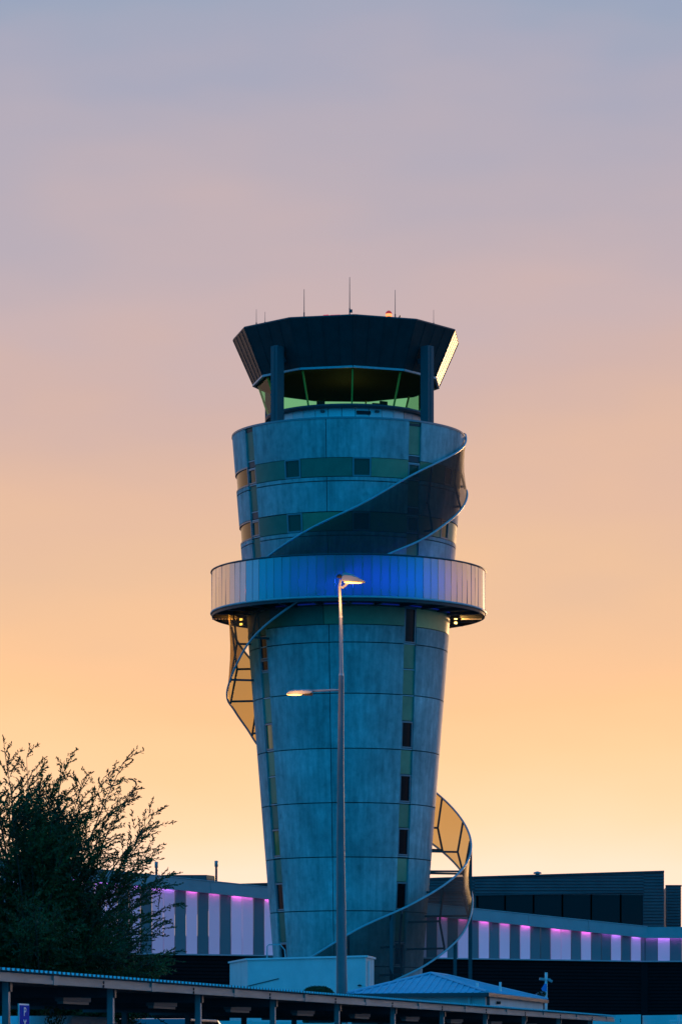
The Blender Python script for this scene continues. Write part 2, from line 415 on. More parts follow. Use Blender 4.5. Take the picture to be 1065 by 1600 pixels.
# dark core inside the cladding
MB().lathe([(RZ(0)-0.22, 0.0), (RZ(39.5)-0.22, 39.5)], 96).build('shaft_core', M_core, tower)

s0l = lambda z: strip(0, z)[0]; s0r = lambda z: strip(0, z)[1]
s1l = lambda z: strip(1, z)[0]; s1r = lambda z: strip(1, z)[1]
s2l = lambda z: strip(2, z)[0]; s2r = lambda z: strip(2, z)[1]
s3l = lambda z: strip(3, z)[0]; s3r = lambda z: strip(3, z)[1]
s0lw = lambda z: strip(0, z)[0]+360
jm = lambda z: -11.0
sectors = [(s0r, jm), (jm, s1l), (s1r, s2l), (s2r, s3l), (s3r, s0lw)]
courses = [(714, 652), (751, 744), (799, 751), (836, 829), (905, 836), (945, 905), (1003, 975), (1083, 1003), (1169, 1083), (1254, 1169), (1339, 1254), (1423, 1339), (1510, 1423), (1600, 1510)]
for lo, hi in courses:
    for a, b in sectors:
        patch(MB(), a, b, Z[lo], Z[hi], 0.0, -0.24, gap=0.022, zg=0.028 if hi not in (652,) else 0.0).build('concrete_panel', M_conc, tower)

def window(t0, t1, z0, z1, glass, ro=-0.05):
    f = lambda q, z: q(z) if callable(q) else q
    fr = MB(); e = 0.085
    patch(fr, t0, t1, z1-e, z1, ro+0.05, -0.2); patch(fr, t0, t1, z0, z0+e, ro+0.05, -0.2)
    wl = lambda z: f(t0, z)+math.degrees(e/RZ(z)); wr = lambda z: f(t1, z)-math.degrees(e/RZ(z))
    patch(fr, t0, wl, z0+e, z1-e, ro+0.05, -0.2); patch(fr, wr, t1, z0+e, z1-e, ro+0.05, -0.2)
    o = fr.build('window', M_frame, tower)
    patch(MB(), wl, wr, z0+e, z1-e, ro-0.03, -0.2).build('pane', glass, o)
    return o
def infill(t0, t1, z0, z1, m, ro=-0.03):
    return patch(MB(), t0, t1, z0, z1, ro, -0.21, gap=0.02, zg=0.02).build('infill_panel', m, tower)

# two glazed storey bands, the wide band under the gallery
for lo, hi in ((744, 714), (829, 799)):
    z0, z1 = Z[lo], Z[hi]
    infill(s0r, -33.6, z0, z1, M_green); window(-33.6, -24.6, z0, z1, M_gglass)
    infill(-24.6, 2.0, z0, z1, M_green if lo == 744 else M_olive); window(2.0, 11.2, z0, z1, M_gglass)
    infill(11.2, s1l, z0, z1, M_olive); infill(s1r, 57.5, z0, z1, M_olive); window(57.5, 66, z0, z1, M_gglass)
    infill(66, s2l, z0, z1, M_olive); infill(s2r, s3l, z0, z1, M_olive)
    window(s3r, 245, z0, z1, M_black); window(245, s0lw, z0, z1, M_black)
z0, z1 = Z[975], Z[945]
infill(s0r, -14, z0, z1, M_green); infill(-14, s1l, z0, z1, M_olive); infill(s1r, 75, z0, z1, mat('flood_lit_olive_infill', (0.60, 0.54, 0.22), 0.5, var=0.1, scale=1.5))  # floodlight brightness put into this paler olive
infill(75, s2l, z0, z1, M_olive); infill(s2r, s3l, z0, z1, M_olive); infill(s3r, s0lw, z0, z1, M_green)
# vertical strips of stacked panels and windows
up = [(652, 705, 'g'), (706.5, 717, 'd'), (719, 743, 'w'), (746, 786, 'g'), (787.5, 799, 'd'), (802, 826, 'w'), (829, 868, 'g'), (870, 943, 'g')]
low = [(945, 1001, 'k'), (1003, 1041, 'o'), (1042, 1082, 'o'), (1084, 1123, 'o'), (1124, 1166, 'k'), (1169, 1207, 'o'), (1208, 1251, 'k'), (1254, 1291, 'o'), (1292, 1335, 'k'), (1339, 1376, 'o'), (1377, 1420, 'k'), (1423, 1470, 'g'), (1472, 1508, 'k')]
lowL = [(945, 984, 'g'), (985, 1022, 'k'), (1023, 1041, 'k'), (1042, 1082, 'g'), (1084, 1123, 'o'), (1124, 1166, 'y'), (1169, 1207, 'o'), (1208, 1251, 'o'), (1254, 1291, 'g'), (1292, 1335, 'y'), (1339, 1376, 'g'), (1377, 1420, 'k'), (1423, 1470, 'g'), (1472, 1508, 'k')]
M_yrefl = mat('yellow_reflection_glass', (0.30, 0.22, 0.06), 0.12)  # yellow reflection painted into the glass colour; also a light olive pane
MK = {'g': M_green, 'o': M_olive, 'd': M_dsteel, 'w': M_gglass, 'k': M_black, 'y': M_yrefl}
for si, (a, b) in enumerate(((s0l, s0r), (s1l, s1r), (s2l, s2r), (s3l, s3r))):
    for hi, lo, k in up+(lowL if si == 0 else low):
        kk = 'o' if (k == 'g' and si == 1) else k
        z0, z1 = zf(lo), zf(hi)
        if kk in 'wky' and si < 2: window(a, b, z0, z1, MK[kk], -0.09)
        else: infill(a, b, z0, z1, MK[kk], -0.10)
    bars = MB()
    for hi, lo, k in up+low: patch(bars, a, b, zf(lo+1.5)-0.03, zf(lo+1.5)+0.03, -0.06, -0.21)
    bars.build('transom', M_steel, tower)

# deck, coping
MB().lathe([(0.0, ZT-0.15), (RZ(ZT)-0.1, ZT-0.15), (RZ(ZT)-0.1, ZT-0.3)], 96, smooth=False).build('roof_deck', M_soff, tower)
MB().lathe([(RZ(ZT)-0.26, ZT-0.12), (RZ(ZT)-0.26, ZT+0.05), (RZ(ZT)+0.03, ZT+0.05), (RZ(ZT)+0.03, ZT-0.06), (RZ(ZT)-0.05, ZT-0.06)], 120, smooth=False).build('coping', M_frame, tower)

# ---------------------------------------------------------------- cab
NC = 11
CA = [3.5+i*360/NC for i in range(NC)]
zc_top = EYE+(HZ-529)*D/F; zc_bot = EYE+(HZ-599)*D/F; zg_bot = EYE+(HZ-655)*D/F
r_top, r_bot, r_g1, r_g0 = 7.0, 5.78, 5.50, 4.80
CABX = -0.09
def ringpts(r, z): return [pol(a, r, z) for a in CA]
def cpol(th, r, z): q = pol(th, r, z); q.x += CABX*min(1, r); return q
# sloping sunshade fascia, one facet panel per side with standing seams
for i in range(NC):
    a, b = CA[i], CA[(i+1) % NC] + (360 if i == NC-1 else 0)
    e = 0.15
    P = [cpol(a, r_bot, zc_bot), cpol(b, r_bot, zc_bot), cpol(b, r_top, zc_top), cpol(a, r_top, zc_top)]
    Q = [cpol(a, r_bot-0.22, zc_bot+0.02), cpol(b, r_bot-0.22, zc_bot+0.02), cpol(b, r_top-0.3, zc_top-0.02), cpol(a, r_top-0.3, zc_top-0.02)]
    mb = MB().add(P+Q, [(0, 1, 2, 3), (7, 6, 5, 4), (0, 4, 5, 1), (2, 6, 7, 3)])
    nrm = (P[1]-P[0]).cross(P[3]-P[0]).normalized()
    if nrm.dot(pol((a+b)/2, 1, 0)) < 0: nrm = -nrm
    for q in range(0, 4):
        u = q/4
        lo = P[0].lerp(P[1], u)+nrm*0.012; hi_ = P[3].lerp(P[2], u)+nrm*0.012
        mb.beam(lo, hi_, 0.05 if q else 0.08, 0.03, up=nrm)
    mb.build('cab_fascia', M_clad, tower)
top = MB()
top.add([cpol(a, r_top-0.2, zc_top-0.12) for a in CA]+[Vector((0, 0, zc_top+0.05))], [(i, (i+1) % NC, NC) for i in range(NC)])
top.build('cab_roof', M_dsteel, tower)
tr = MB(); br = MB()
for i in range(NC):
    a, b = CA[i], CA[(i+1) % NC]
    tr.beam(cpol(a, r_top-0.07, zc_top+0.03), cpol(b, r_top-0.07, zc_top+0.03), 0.16, 0.08)
    br.beam(cpol(a, r_bot-0.04, zc_bot-0.06), cpol(b, r_bot-0.04, zc_bot-0.06), 0.14, 0.12)
tr.build('roof_edge_trim', M_dsteel, tower); br.build('window_head', M_steel, tower)
MB().add([cpol(a, r_bot-0.1, zc_bot-0.10) for a in CA], [tuple(range(NC))[::-1]]).build('cab_ceiling', M_ceil, tower)
for i in range(NC):
    a, b = CA[i], CA[(i+1) % NC]
    P = [cpol(a, r_g0, zg_bot), cpol(b, r_g0, zg_bot), cpol(b, r_g1, zc_bot-0.1), cpol(a, r_g1, zc_bot-0.1)]
    MB().add(P, [(0, 1, 2, 3)]).build('cab_window', M_cab, tower, recalc=False)
    MB().beam(cpol(a, r_g0-0.08, zg_bot), cpol(a, r_g1-0.08, zc_bot-0.1), 0.08, 0.10, up=pol(a, 1, 0)).build('cab_mullion', M_mull, tower)
# sill ledge and panelled drum below the glass
MB().lathe([(4.70, zg_bot-0.12), (5.05, zg_bot-0.16), (5.10, zg_bot-0.04), (5.05, zg_bot+0.06), (4.72, zg_bot+0.10)], 66, smooth=False).build('cab_sill', M_dsteel, tower)
nd = 36
for i in range(nd):
    a = i*360/nd; h = 180/nd-0.25
    MB().prism([pol(a-h, 4.72, ZT-0.15), pol(a+h, 4.72, ZT-0.15), pol(a+h, 4.60, ZT-0.15), pol(a-h, 4.60, ZT-0.15)], (0, 0, zg_bot-0.12-ZT+0.15)).build('drum_panel', M_paint if i % 36 in (0, 1, 2, 3, 33, 34, 35, 32, 31, 4) else M_steel, tower)
MB().lathe([(4.55, ZT-0.15), (4.55, zg_bot-0.1)], 66).build('drum_core', M_core, tower)
vz = zg_bot-0.42
MB().box(pol(11, 4.76, vz), (0.86, 0.08, 0.20), R(11)).build('drum_vent', M_core, tower)
for a in (-19, 21):
    MB().box(pol(a, 4.80, vz+0.1), (0.22, 0.2, 0.12), R(a)).build('camera_box', M_dsteel, tower)
# consoles and equipment inside the cab
ins = MB()
for i in range(NC):
    a = CA[i]+16.36; ins.box(pol(a, 3.9, zg_bot-0.2), (1.7, 0.7, 0.5), R(a))
ins.build('console', M_core, tower)
for a, h in ((-24, .32), (31, .36), (24, .2), (-58, .2), (64, .25)):
    m_ = MB().box(pol(a, 4.1, zg_bot+0.1+h/2), (0.5, 0.12, h), R(a)); m_.box(pol(a, 4.05, zg_bot+0.05), (0.1, 0.1, 0.3), R(a))
    m_.build('monitor', M_core, tower)
cl = bpy.data.lights.new('cab_fill', 'POINT'); cl.energy = 32; cl.color = (1, .60, .16); cl.shadow_soft_size = .4  # unseen warm fill added to yellow the mullions and ceiling
clo = bpy.data.objects.new('cab_fill', cl); C.objects.link(clo); clo.parent = tower; clo.location = (0, -0.6, zg_bot+.25)
# four blade posts standing on the rim
for a in (-40.5, 46.0, 133, 227):
    f_ = 660 if a < 0 else 662
    zt = EYE+(HZ-541)*(D-6.6*math.cos(R(a)))/F if abs(a) < 90 else 44.3
    p = MB()
    p.box(pol(a, 6.55, (ZT+zt)/2-0.1), (0.52, 0.62, zt-ZT+0.2), R(a))
    p.box(pol(a, 6.88, (ZT+zt)/2), (0.10, 0.03, zt-ZT-0.1), R(a))
    p.build('cab_post', mat('post_blue_grey', (.10, .11, .12), .5, spec=.15), tower, bevel=0.015)
    MB().beam(pol(a, 6.3, zc_bot+0.55), pol(a, 5.85, zc_bot+0.55), 0.2, 0.3).build('post_bracket', M_dsteel, tower)
# roof equipment
def whip(px, py0, py1, dy, rad):
    Y = D+dy; a = at(px, py1, Y)-Vector((X0, D, 0)); b = at(px, py0, Y)-Vector((X0, D, 0))
    m_ = MB().tube([a-Vector((0, 0, .25)), a+(b-a)*0.12], 0.045, 6); m_.tube([a+(b-a)*0.1, b], [rad, rad*0.6], 5)
    return m_.build('whip_antenna', M_dsteel, tower)
whip(400.5, 483, 507, -1.5, .018); whip(414, 487, 505, -2.5, .016); whip(475, 452, 493, -4.0, .026)
o = whip(546, 433, 488, -5.0, .030); whip(617, 453, 496, -4.0, .024); whip(677, 484, 507, -2.0, .016)
MB().box(at(548, 486, D-5.0)-Vector((X0, D, 0)), (.18, .12, .18)).build('antenna_bracket', M_dsteel, tower)
bp = at(607, 494.5, D-4.4)-Vector((X0, D, 0))
bb = MB().tube([bp-Vector((0, 0, .35)), bp-Vector((0, 0, .02))], .17, 10).build('beacon', M_dsteel, tower)
MB().lathe([(.19, 0), (.2, .1), (.17, .16)], 14, c=bp).build('beacon_lamp', M_beaconw, bb)
MB().lathe([(.2, .16), (.17, .26), (.09, .33), (.02, .36)], 14, c=bp).build('beacon_dome', M_beacon, bb)
for p0, p1 in ((505, 513), (516, 531)):
    a = at(p0, 492.8, D-5.6)-Vector((X0, D, 0)); b = at(p1, 492.2, D-5.7)-Vector((X0, D, 0))
    MB().tube([a, b], .035, 6).build('red_light_bar', M_redbar, tower)
MB().tube([at(623, 497, D-4.2)-Vector((X0, D, 0)), at(625, 493, D-4.2)-Vector((X0, D, 0))], .05, 6).build('roof_sensor', M_dsteel, tower)

# ---------------------------------------------------------------- ring gallery
rg = 8.37; zp1 = EYE+(HZ-866.5)*(D-rg)/F; zp0 = EYE+(HZ-931)*(D-rg)/F; zs = zp0-0.14
npn = 96; hw_ = rg*math.tan(math.pi/npn)
grn = random.Random(5)
pw_, ph_ = hw_-0.018, (zp1-zp0)/2
pan = MB().add([(-pw_, 0, -ph_), (pw_, 0, -ph_), (pw_, 0, ph_), (-pw_, 0, ph_)], [(0, 1, 2, 3)]).build('gallery_panel', M_ring, tower, recalc=False)
for i in range(npn):
    q = pan if i == 0 else rep(pan, tower)
    q.location = pol(i*360/npn, rg, (zp0+zp1)/2)
    q.rotation_euler = (R(grn.gauss(0, .35)), 0, R(i*360/npn+grn.gauss(0, 1.1)))
fins = MB()
for i in range(npn):
    a = (i+0.5)*360/npn; fins.box(pol(a, rg-0.055, (zp0+zp1)/2), (0.030, 0.12, zp1-zp0), R(a))
fins.build('gallery_frame', M_frame, tower)
tk = lambda r, z, n=96: [pol(i*360/n, r, z) for i in range(n+1)]
MB().tube(tk(rg+.01, zp1+0.035), 0.055, 8, False).build('top_rim', M_dsteel, tower)
MB().tube(tk(rg+.02, zp0-0.05), 0.065, 8, False).build('bottom_rim', M_steel, tower)
MB().lathe([(rg-0.02, zp0-0.1), (rg-0.02, zs-0.14), (rg-0.12, zs-0.14), (rg-0.12, zs+0.02), (RZ(zs)-0.1, zs+0.02)], 120, smooth=False).build('soffit', M_soff, tower)
MB().lathe([(RZ(zs+.2)-0.1, zs+0.2), (rg-0.14, zs+0.2)], 96, smooth=False).build('gallery_floor', M_soff, tower)
beam0 = MB().box((0, -(RZ(zs)+rg-0.2)/2, zs-0.09), (0.14, rg-RZ(zs)-0.1, 0.18)).build('soffit_beam', M_dsteel, tower)
for i in range(1, 24): rep(beam0, tower, 2*math.pi*i/24)
for k in range(24):
    if k in (5, 6, 7, 17, 18, 19): continue
    a0, a1 = k*15+2, k*15+13
    MB().tube([pol(a0+(a1-a0)*q/4, RZ(zs)+0.16, zs-0.05) for q in range(5)], 0.03, 6).build('soffit_light', M_bled, tower)
# blue lamps inside the gallery, pink ones added to pinken its ends
for th, e in ((-84, 330), (-72, 480), (-61, 300), (62, 320), (73, 500), (85, 340), (-55, 240), (-42, 560), (-29, 700), (-16, 1500), (-4, 520), (8, 520), (20, 640), (32, 640), (45, 480), (58, 180)):
    l = bpy.data.lights.new('gallery_lamp_or_fill', 'SPOT'); l.energy = e*0.9; l.color = (0.012, 0.06, 1.0) if abs(th) < 60 else (1.0, .30, .55); l.shadow_soft_size = 0.25; l.spot_size = R(120); l.spot_blend = 1
    lo = bpy.data.objects.new('gallery_lamp_or_fill', l); C.objects.link(lo); lo.parent = tower; lo.location = pol(th, RZ(zp0)+0.35, zp0+1.0)
    lo.rotation_euler = Vector(pol(th, 1, 0.05)).to_track_quat('-Z', 'Y').to_euler()
# warm floodlights on the shaft, lighting radial beams
for sg in (1, -1):
    for dz in ((0.05, -0.22) if sg > 0 else (0.0, -0.30)):
        c = pol(sg*91, RZ(zs)+0.22, zs-0.22+dz)
        fb = MB().box(c, (0.22, 0.2, 0.16), R(sg*91)).build('floodlight', M_dsteel, tower, bevel=.02)
        MB().box(c+Vector((sg*0.10, -0.07, -0.01)), (0.17, 0.15, 0.12), 0).build('lens', M_flood, fb)
    if sg > 0:
        MB().box(pol(90, 7.5, zs-0.19), (1.3, 0.06, 0.16)).build('lit_beam', M_timber, tower)
    else:
        m_ = MB()
        for q in range(9): m_.box(pol(-90, 6.75+q*0.19, zs-0.18), (0.11, 0.06, 0.16))
        m_.build('lit_beam', M_timber, tower)
    l = bpy.data.lights.new('flood_lamp', 'SPOT'); l.energy = 160; l.color = (1, .50, .12); l.spot_size = R(100); l.shadow_soft_size = .08
    lo = bpy.data.objects.new('flood_lamp', l); C.objects.link(lo); lo.parent = tower
    p_ = pol(sg*84, RZ(zs)+0.45, zs-0.30); lo.location = p_
    lo.rotation_euler = (Vector((sg*8.0, -0.1, zs-0.1))-p_).to_track_quat('-Z', 'Y').to_euler()

# ---------------------------------------------------------------- spiral mesh screen
TT = [(104, 37.9+2.35), (90, None, 683.5), (31.6, None, 742), (5, None, 789), (-20.5, None, 830), (-40.6, None, 868), (-90, None, 957), (-126, None, 1033), (-180, None, 1137), (-228, None, 1240), (-270, None, 1318), (-290, None, 1352), (-309.8, None, 1382), (-329.6, None, 1412), (-355, None, 1450), (-376.5, None, 1494), (-395, None, 1530)]
BT = [(104, None, 757), (90, None, 770), (57.5, None, 812), (36.9, None, 843), (17.6, None, 868), (-27.4, None, 946), (-55.4, None, 1008), (-64.7, None, 1035), (-77, None, 1066), (-90, None, 1087), (-110, None, 1112), (-122, None, 1138), (-131, None, 1165), (-180, None, 1240), (-228, None, 1325), (-270, None, 1404), (-295, None, 1459), (-313, None, 1491), (-324, None, 1510), (-337.5, None, 1530), (-360, None, 1566), (-395, None, 1610)]
def rr(th): return 7.22+0.32*min(1, max(0, (90-th)/360))
def ztab(T):
    xs = []; ys = []
    for e in T:
        th = e[0]; z = e[1] if e[1] is not None else EYE+(HZ-e[2])*(D-rr(th)*math.cos(R(th)))/F
        xs.append(-th); ys.append(z)
    xs = np.array(xs, float); ys = np.array(ys, float)
    d = np.gradient(ys, xs)
    d = np.convolve(np.pad(d, 1, mode='edge'), [.25, .5, .25], 'valid')
    def f(th):
        x = min(max(-th, xs[0]), xs[-1]); i = min(max(int(np.searchsorted(xs, x))-1, 0), len(xs)-2); h = xs[i+1]-xs[i]; t = (x-xs[i])/h
        return float((2*t**3-3*t*t+1)*ys[i]+(t**3-2*t*t+t)*h*d[i]+(-2*t**3+3*t*t)*ys[i+1]+(t**3-t*t)*h*d[i+1])
    return f
TT[0] = (104, None, 668)
zt_, zb_ = ztab(TT), ztab(BT)
ths = [94-i*2.0 for i in range(int((94+392)/2)+1)]
rtop = lambda th: rr(th)-0.03
rbot = lambda th: rr(th)+0.04
nv = 5; k = nv+1
for seg, ms_ in (([t for t in ths if t >= -40], M_screen2), ([t for t in ths if -40 >= t >= -284], M_screen), ([t for t in ths if t <= -284], M_screen2)):
    sc = MB(); vs = []
    for th in seg:
        for j in range(nv+1):
            u = j/nv; vs.append(pol(th, rtop(th)*(1-u)+rbot(th)*u-0.16*math.sin(math.pi*u), zt_(th)*(1-u)+zb_(th)*u))
    sc.add(vs, [(i*k+j, (i+1)*k+j, (i+1)*k+j+1, i*k+j+1) for i in range(len(seg)-1) for j in range(nv)], True)
    sc.build('spiral_screen', ms_, tower)
MB().tube([pol(th, rtop(th), zt_(th)) for th in ths], 0.066, 8).build('top_rail', M_steel, tower)
MB().tube([pol(th, rbot(th), zb_(th)) for th in ths], 0.066, 8).build('bottom_rail', M_steel, tower)
for th in (96, 70, 44, -52, -77, -101, -126, -152, -180, -206, -232, -252, -268, -284, -310, -335, -360):
    a, b = pol(th, rtop(th)-.05, zt_(th)), pol(th, rbot(th)-.05, zb_(th)); zm = a.z*0.45+b.z*0.55
    kk = pol(th, rr(th)-0.42, zm)
    MB().tube([a, kk, b], 0.075, 6).build('screen_post', M_dsteel, tower)
    sp = MB()
    for q in (kk, pol(th, rr(th)-.1, b.z+0.15)):
        sp.beam(pol(th, RZ(q.z)-0.1, q.z), q, 0.12, 0.12)
    sp.build('screen_strut', M_dsteel, tower)
# ground anchor frame of the lower end, dark doorway behind the screen
MB().beam(pol(60, 7.4, 0), pol(60, 7.4, zb_(-300)), .2).build('screen_post', M_dsteel, tower)
MB().beam(pol(88, 7.45, 0), pol(88, 7.45, zt_(-272)), .22).build('screen_post', M_dsteel, tower)
MB().beam(pol(20, 7.4, 0), pol(20, 7.4, zt_(-340)), .2).build('screen_post', M_dsteel, tower)

# ================================================================== TERMINAL BEHIND THE TOWER
term = thing('terminal_building', 'long dark airport terminal with sloping grey parapet over a glowing white and grey striped band', 'terminal building', (0, 0, 0))
A = Vector((-13.16, 240, 0)); B = Vector((21.5, 258.5, 0)); AB = B-A; LAB = AB.length; dir_ = AB.normalized(); nf = Vector((dir_.y, -dir_.x, 0))
zb = 8.67
zpt = lambda t: 13.83-2.78*t          # sloping top of the parapet
def fp(t, off=0.0, z=0.0): q = A+AB*t+nf*off; return Vector((q.x, q.y, z))
white = {-14, -13, -11, -9, -7, -6, -4, -2, -1, 1, 3, 5, 6, 8, 10, 12, 13, 15, 17, 19, 20, 22, 24, 26, 28, 30, 32, 35, 36, 38, 41, 43}
t0, dt_ = 0.0633, 0.0211
for kx in range(-16, 45):
    a = t0+dt_*kx; b = min(a+dt_, 1.0); g_ = 0.0012
    if b-a < 0.004: continue
    h0, h1 = zpt(a)-0.72, zpt(b)-0.72
    ml = M_white if kx in white else M_grey
    P = [fp(a+g_/2, 0, zb), fp(b-g_/2, 0, zb), fp(b-g_/2, 0, h1+.5), fp(a+g_/2, 0, h0+.5)]
    MB().prism(P, -nf*0.08).build('white_panel' if kx in white else 'grey_panel', ml, term)
    if kx in white or kx == 40:
        MB().beam(fp(a+.002, 0.13, h0+.05), fp(b-.002, 0.13, h1+.05), 0.05, 0.04).build('led_strip', M_led2 if (kx >= 40 or kx <= -1) else M_LEDS[(kx*7) % 3], term)
# parapet sections with joints
for q in range(-6, 8):
    a, b = q*0.125+0.0003, min((q+1)*0.125-0.0003, 1.0)
    P = [fp(a, 0.45, zpt(a)-0.80), fp(b, 0.45, zpt(b)-0.80), fp(b, 0.32, zpt(b)), fp(a, 0.32, zpt(a))]
    MB().prism(P, -nf*0.2).build('parapet', M_para, term)
MB().prism([fp(-.75, .36, zpt(-.75)+.01), fp(1.0, .36, zpt(1.0)+.01), fp(1.0, .36, zpt(1.0)+.06), fp(-.75, .36, zpt(-.75)+.06)], -nf*0.9).build('parapet_capping', M_steel, term)
MB().beam(fp(-.75, .06, zb-0.05), fp(1.0, .06, zb-0.05), .2, .09).build('band_sill', M_steel, term)
def ribwall(a, b, z0, z1, n_, m, pitch=0.24, dep=0.09, name='ribbed_wall', par=None, zt=None):
    """horizontally ribbed sheet wall from a to b, top may slope (zt at b)"""
    mb = MB(); a, b = Vector(a), Vector(b); z = z0; zt = z1 if zt is None else zt
    prof = []
    while z < max(z1, zt):
        prof += [(z, 0), (z+pitch*0.40, 0), (z+pitch*0.52, dep), (z+pitch*0.95, dep)]; z += pitch
    def put(p, zz, o_, lim): return Vector((p.x, p.y, min(zz, lim)))+n_*o_
    vs = []
    for zz, o_ in prof: vs += [put(a, zz, o_, z1), put(b, zz, o_, zt)]
    fs = [(2*i, 2*i+1, 2*i+3, 2*i+2) for i in range(len(prof)-1)]
    mb.add(vs, fs)
    k_ = len(vs); bk = -n_*0.3
    mb.add([Vector((a.x, a.y, z0))+bk, Vector((b.x, b.y, z0))+bk, Vector((b.x, b.y, zt))+bk, Vector((a.x, a.y, z1))+bk, Vector((a.x, a.y, z1)), Vector((b.x, b.y, zt))], [(0, 1, 2, 3), (3, 2, 5, 4)])
    return mb.build(name, m, par)
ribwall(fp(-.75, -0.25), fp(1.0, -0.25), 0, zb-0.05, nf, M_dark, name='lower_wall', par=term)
# frontal wing right of the corner
Wd = Vector((1, -0.06, 0)).normalized(); Wn = Vector((-0.06, -1, 0)).normalized()
zc = zpt(1.0)
for q in range(0, 14):
    a = B+Wd*(0.05+q*0.87); b = a+Wd*0.84
    wh = q in (1, 3, 4, 6, 8, 9, 11)
    P = [Vector((a.x, a.y, zb)), Vector((b.x, b.y, zb)), Vector((b.x, b.y, zc-0.2)), Vector((a.x, a.y, zc-0.2))]
    MB().prism(P, -Wn*0.08).build('white_panel' if wh else 'grey_panel', M_white if wh else M_grey, term)
    if wh or q in (0, 2):
        MB().beam(a+Wn*0.14+Vector((0, 0, zc-0.66)), b+Wn*0.14+Vector((0, 0, zc-0.66)), 0.05, 0.04).build('led_strip', M_led2, term)
for q in range(3):
    a = B+Wd*(q*4.3-0.1)+Wn*.45; b = B+Wd*(q*4.3+4.17)+Wn*.45
    MB().prism([a+Vector((0, 0, zc-.80)), b+Vector((0, 0, zc-.80)), b-Wn*.13+Vector((0, 0, zc)), a-Wn*.13+Vector((0, 0, zc))], -Wn*0.2).build('parapet', M_para, term)
ribwall(B-Wn*0.25, B+Wd*140-Wn*.25, 0, zb-0.05, Wn, M_dark, name='lower_wall', par=term)  # carried on out of view to block the low sun
MB().beam(B-Wn*.30+Vector((-.05, 0, 0)), B-Wn*.30+Vector((-.05, 0, zb-.1)), .5).build('corner_post', M_dark, term)
MB().prism([B+Wd*12.3+Vector((0, 0, zb)), B+Wd*140+Vector((0, 0, zb)), B+Wd*140+Vector((0, 0, zc+1.5)), B+Wd*12.3+Vector((0, 0, zc))], -Wn*8).build('sun_block_wing', M_para, term)  # unseen wing added to keep the low sun off the foreground
MB().beam(B+Wn*.06+Vector((0, 0, zb-.05)), B+Wd*12.2+Wn*.06+Vector((0, 0, zb-.05)), .2, .09).build('band_sill', M_steel, term)
# flat roof
MB().add([fp(-.75, -0.4, zb+1.2), fp(1, -.4, zb+1.2), fp(1, -40, zb+1.2), fp(-.75, -40, zb+1.2)], [(0, 1, 2, 3)]).build('flat_roof', M_dsteel, term)

# upper storey behind the parapet
up_ = thing('rooftop_block', 'charcoal ribbed upper block with a row of dark windows above the striped terminal', 'building block', (0, 0, 0))
YU = 277.0
def ux(px): return (px-CX)*YU/F
def uz(py): return EYE+(HZ-py)*YU/F
def utop(px): return uz(1371.5-(px-735)*9.3/301)
nU = Vector((0, -1, 0))
xl, xr = 338, 1036.5
wt = lambda px: uz(1398.6-(px-743)*4.6/261)
wl_, wr_ = 741, 1004.5
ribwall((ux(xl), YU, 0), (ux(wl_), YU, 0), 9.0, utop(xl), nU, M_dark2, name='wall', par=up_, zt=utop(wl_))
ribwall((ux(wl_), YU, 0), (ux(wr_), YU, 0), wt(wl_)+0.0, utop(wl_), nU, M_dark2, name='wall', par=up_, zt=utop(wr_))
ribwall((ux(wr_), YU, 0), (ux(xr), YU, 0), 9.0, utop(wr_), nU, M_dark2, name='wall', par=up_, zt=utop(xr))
mx_ = [741, 745.5, 788.5, 833, 878, 923, 969, 1004.5]
for a, b in zip(mx_[:-1], mx_[1:]):
    fr = MB(); zt1 = wt(a); zt2 = wt(b)
    for q in (a, b): fr.box((ux(q), YU+0.02, 11.6), (0.10, 0.16, 5.2))
    o = fr.build('window', M_dsteel if a != 741 else M_dark2, up_)
    MB().add([(ux(a)+.06, YU+.08, 9), (ux(b)-.06, YU+.08, 9), (ux(b)-.06, YU+.08, zt2), (ux(a)+.06, YU+.08, zt1)], [(0, 1, 2, 3)]).build('pane', M_black, o)
MB().beam((ux(wl_), YU-.05, wt(wl_)), (ux(wr_), YU-.05, wt(wr_)), .2, .10).build('window_head', M_dsteel, up_)
MB().beam((ux(xl), YU-.02, utop(xl)+.03), (ux(xr), YU-.02, utop(xr)+.03), .34, .12).build('roof_trim', M_dsteel, up_)
rb = MB().add([(ux(xl), YU+.3, utop(xl)), (ux(xr), YU+.3, utop(xr)), (ux(xr)-1.5, YU+16, utop(xr)), (ux(xl), YU+16, utop(xl)),
               (ux(xl), YU+.3, 9), (ux(xr), YU+.3, 9), (ux(xr)-1.5, YU+16, 9), (ux(xl), YU+16, 9)], [(0, 1, 2, 3), (1, 5, 6, 2), (2, 6, 7, 3), (3, 7, 4, 0)])
rb.build('roof', M_dark2, up_)
rv = MB(); c_ = Vector((ux(840), YU+1.0, utop(840)))
rv.lathe([(.16, -.1), (.16, .18), (.32, .2), (.30, .30), (.05, .38)], 14, c=c_); rv.build('roof_vent', M_galv, up_)

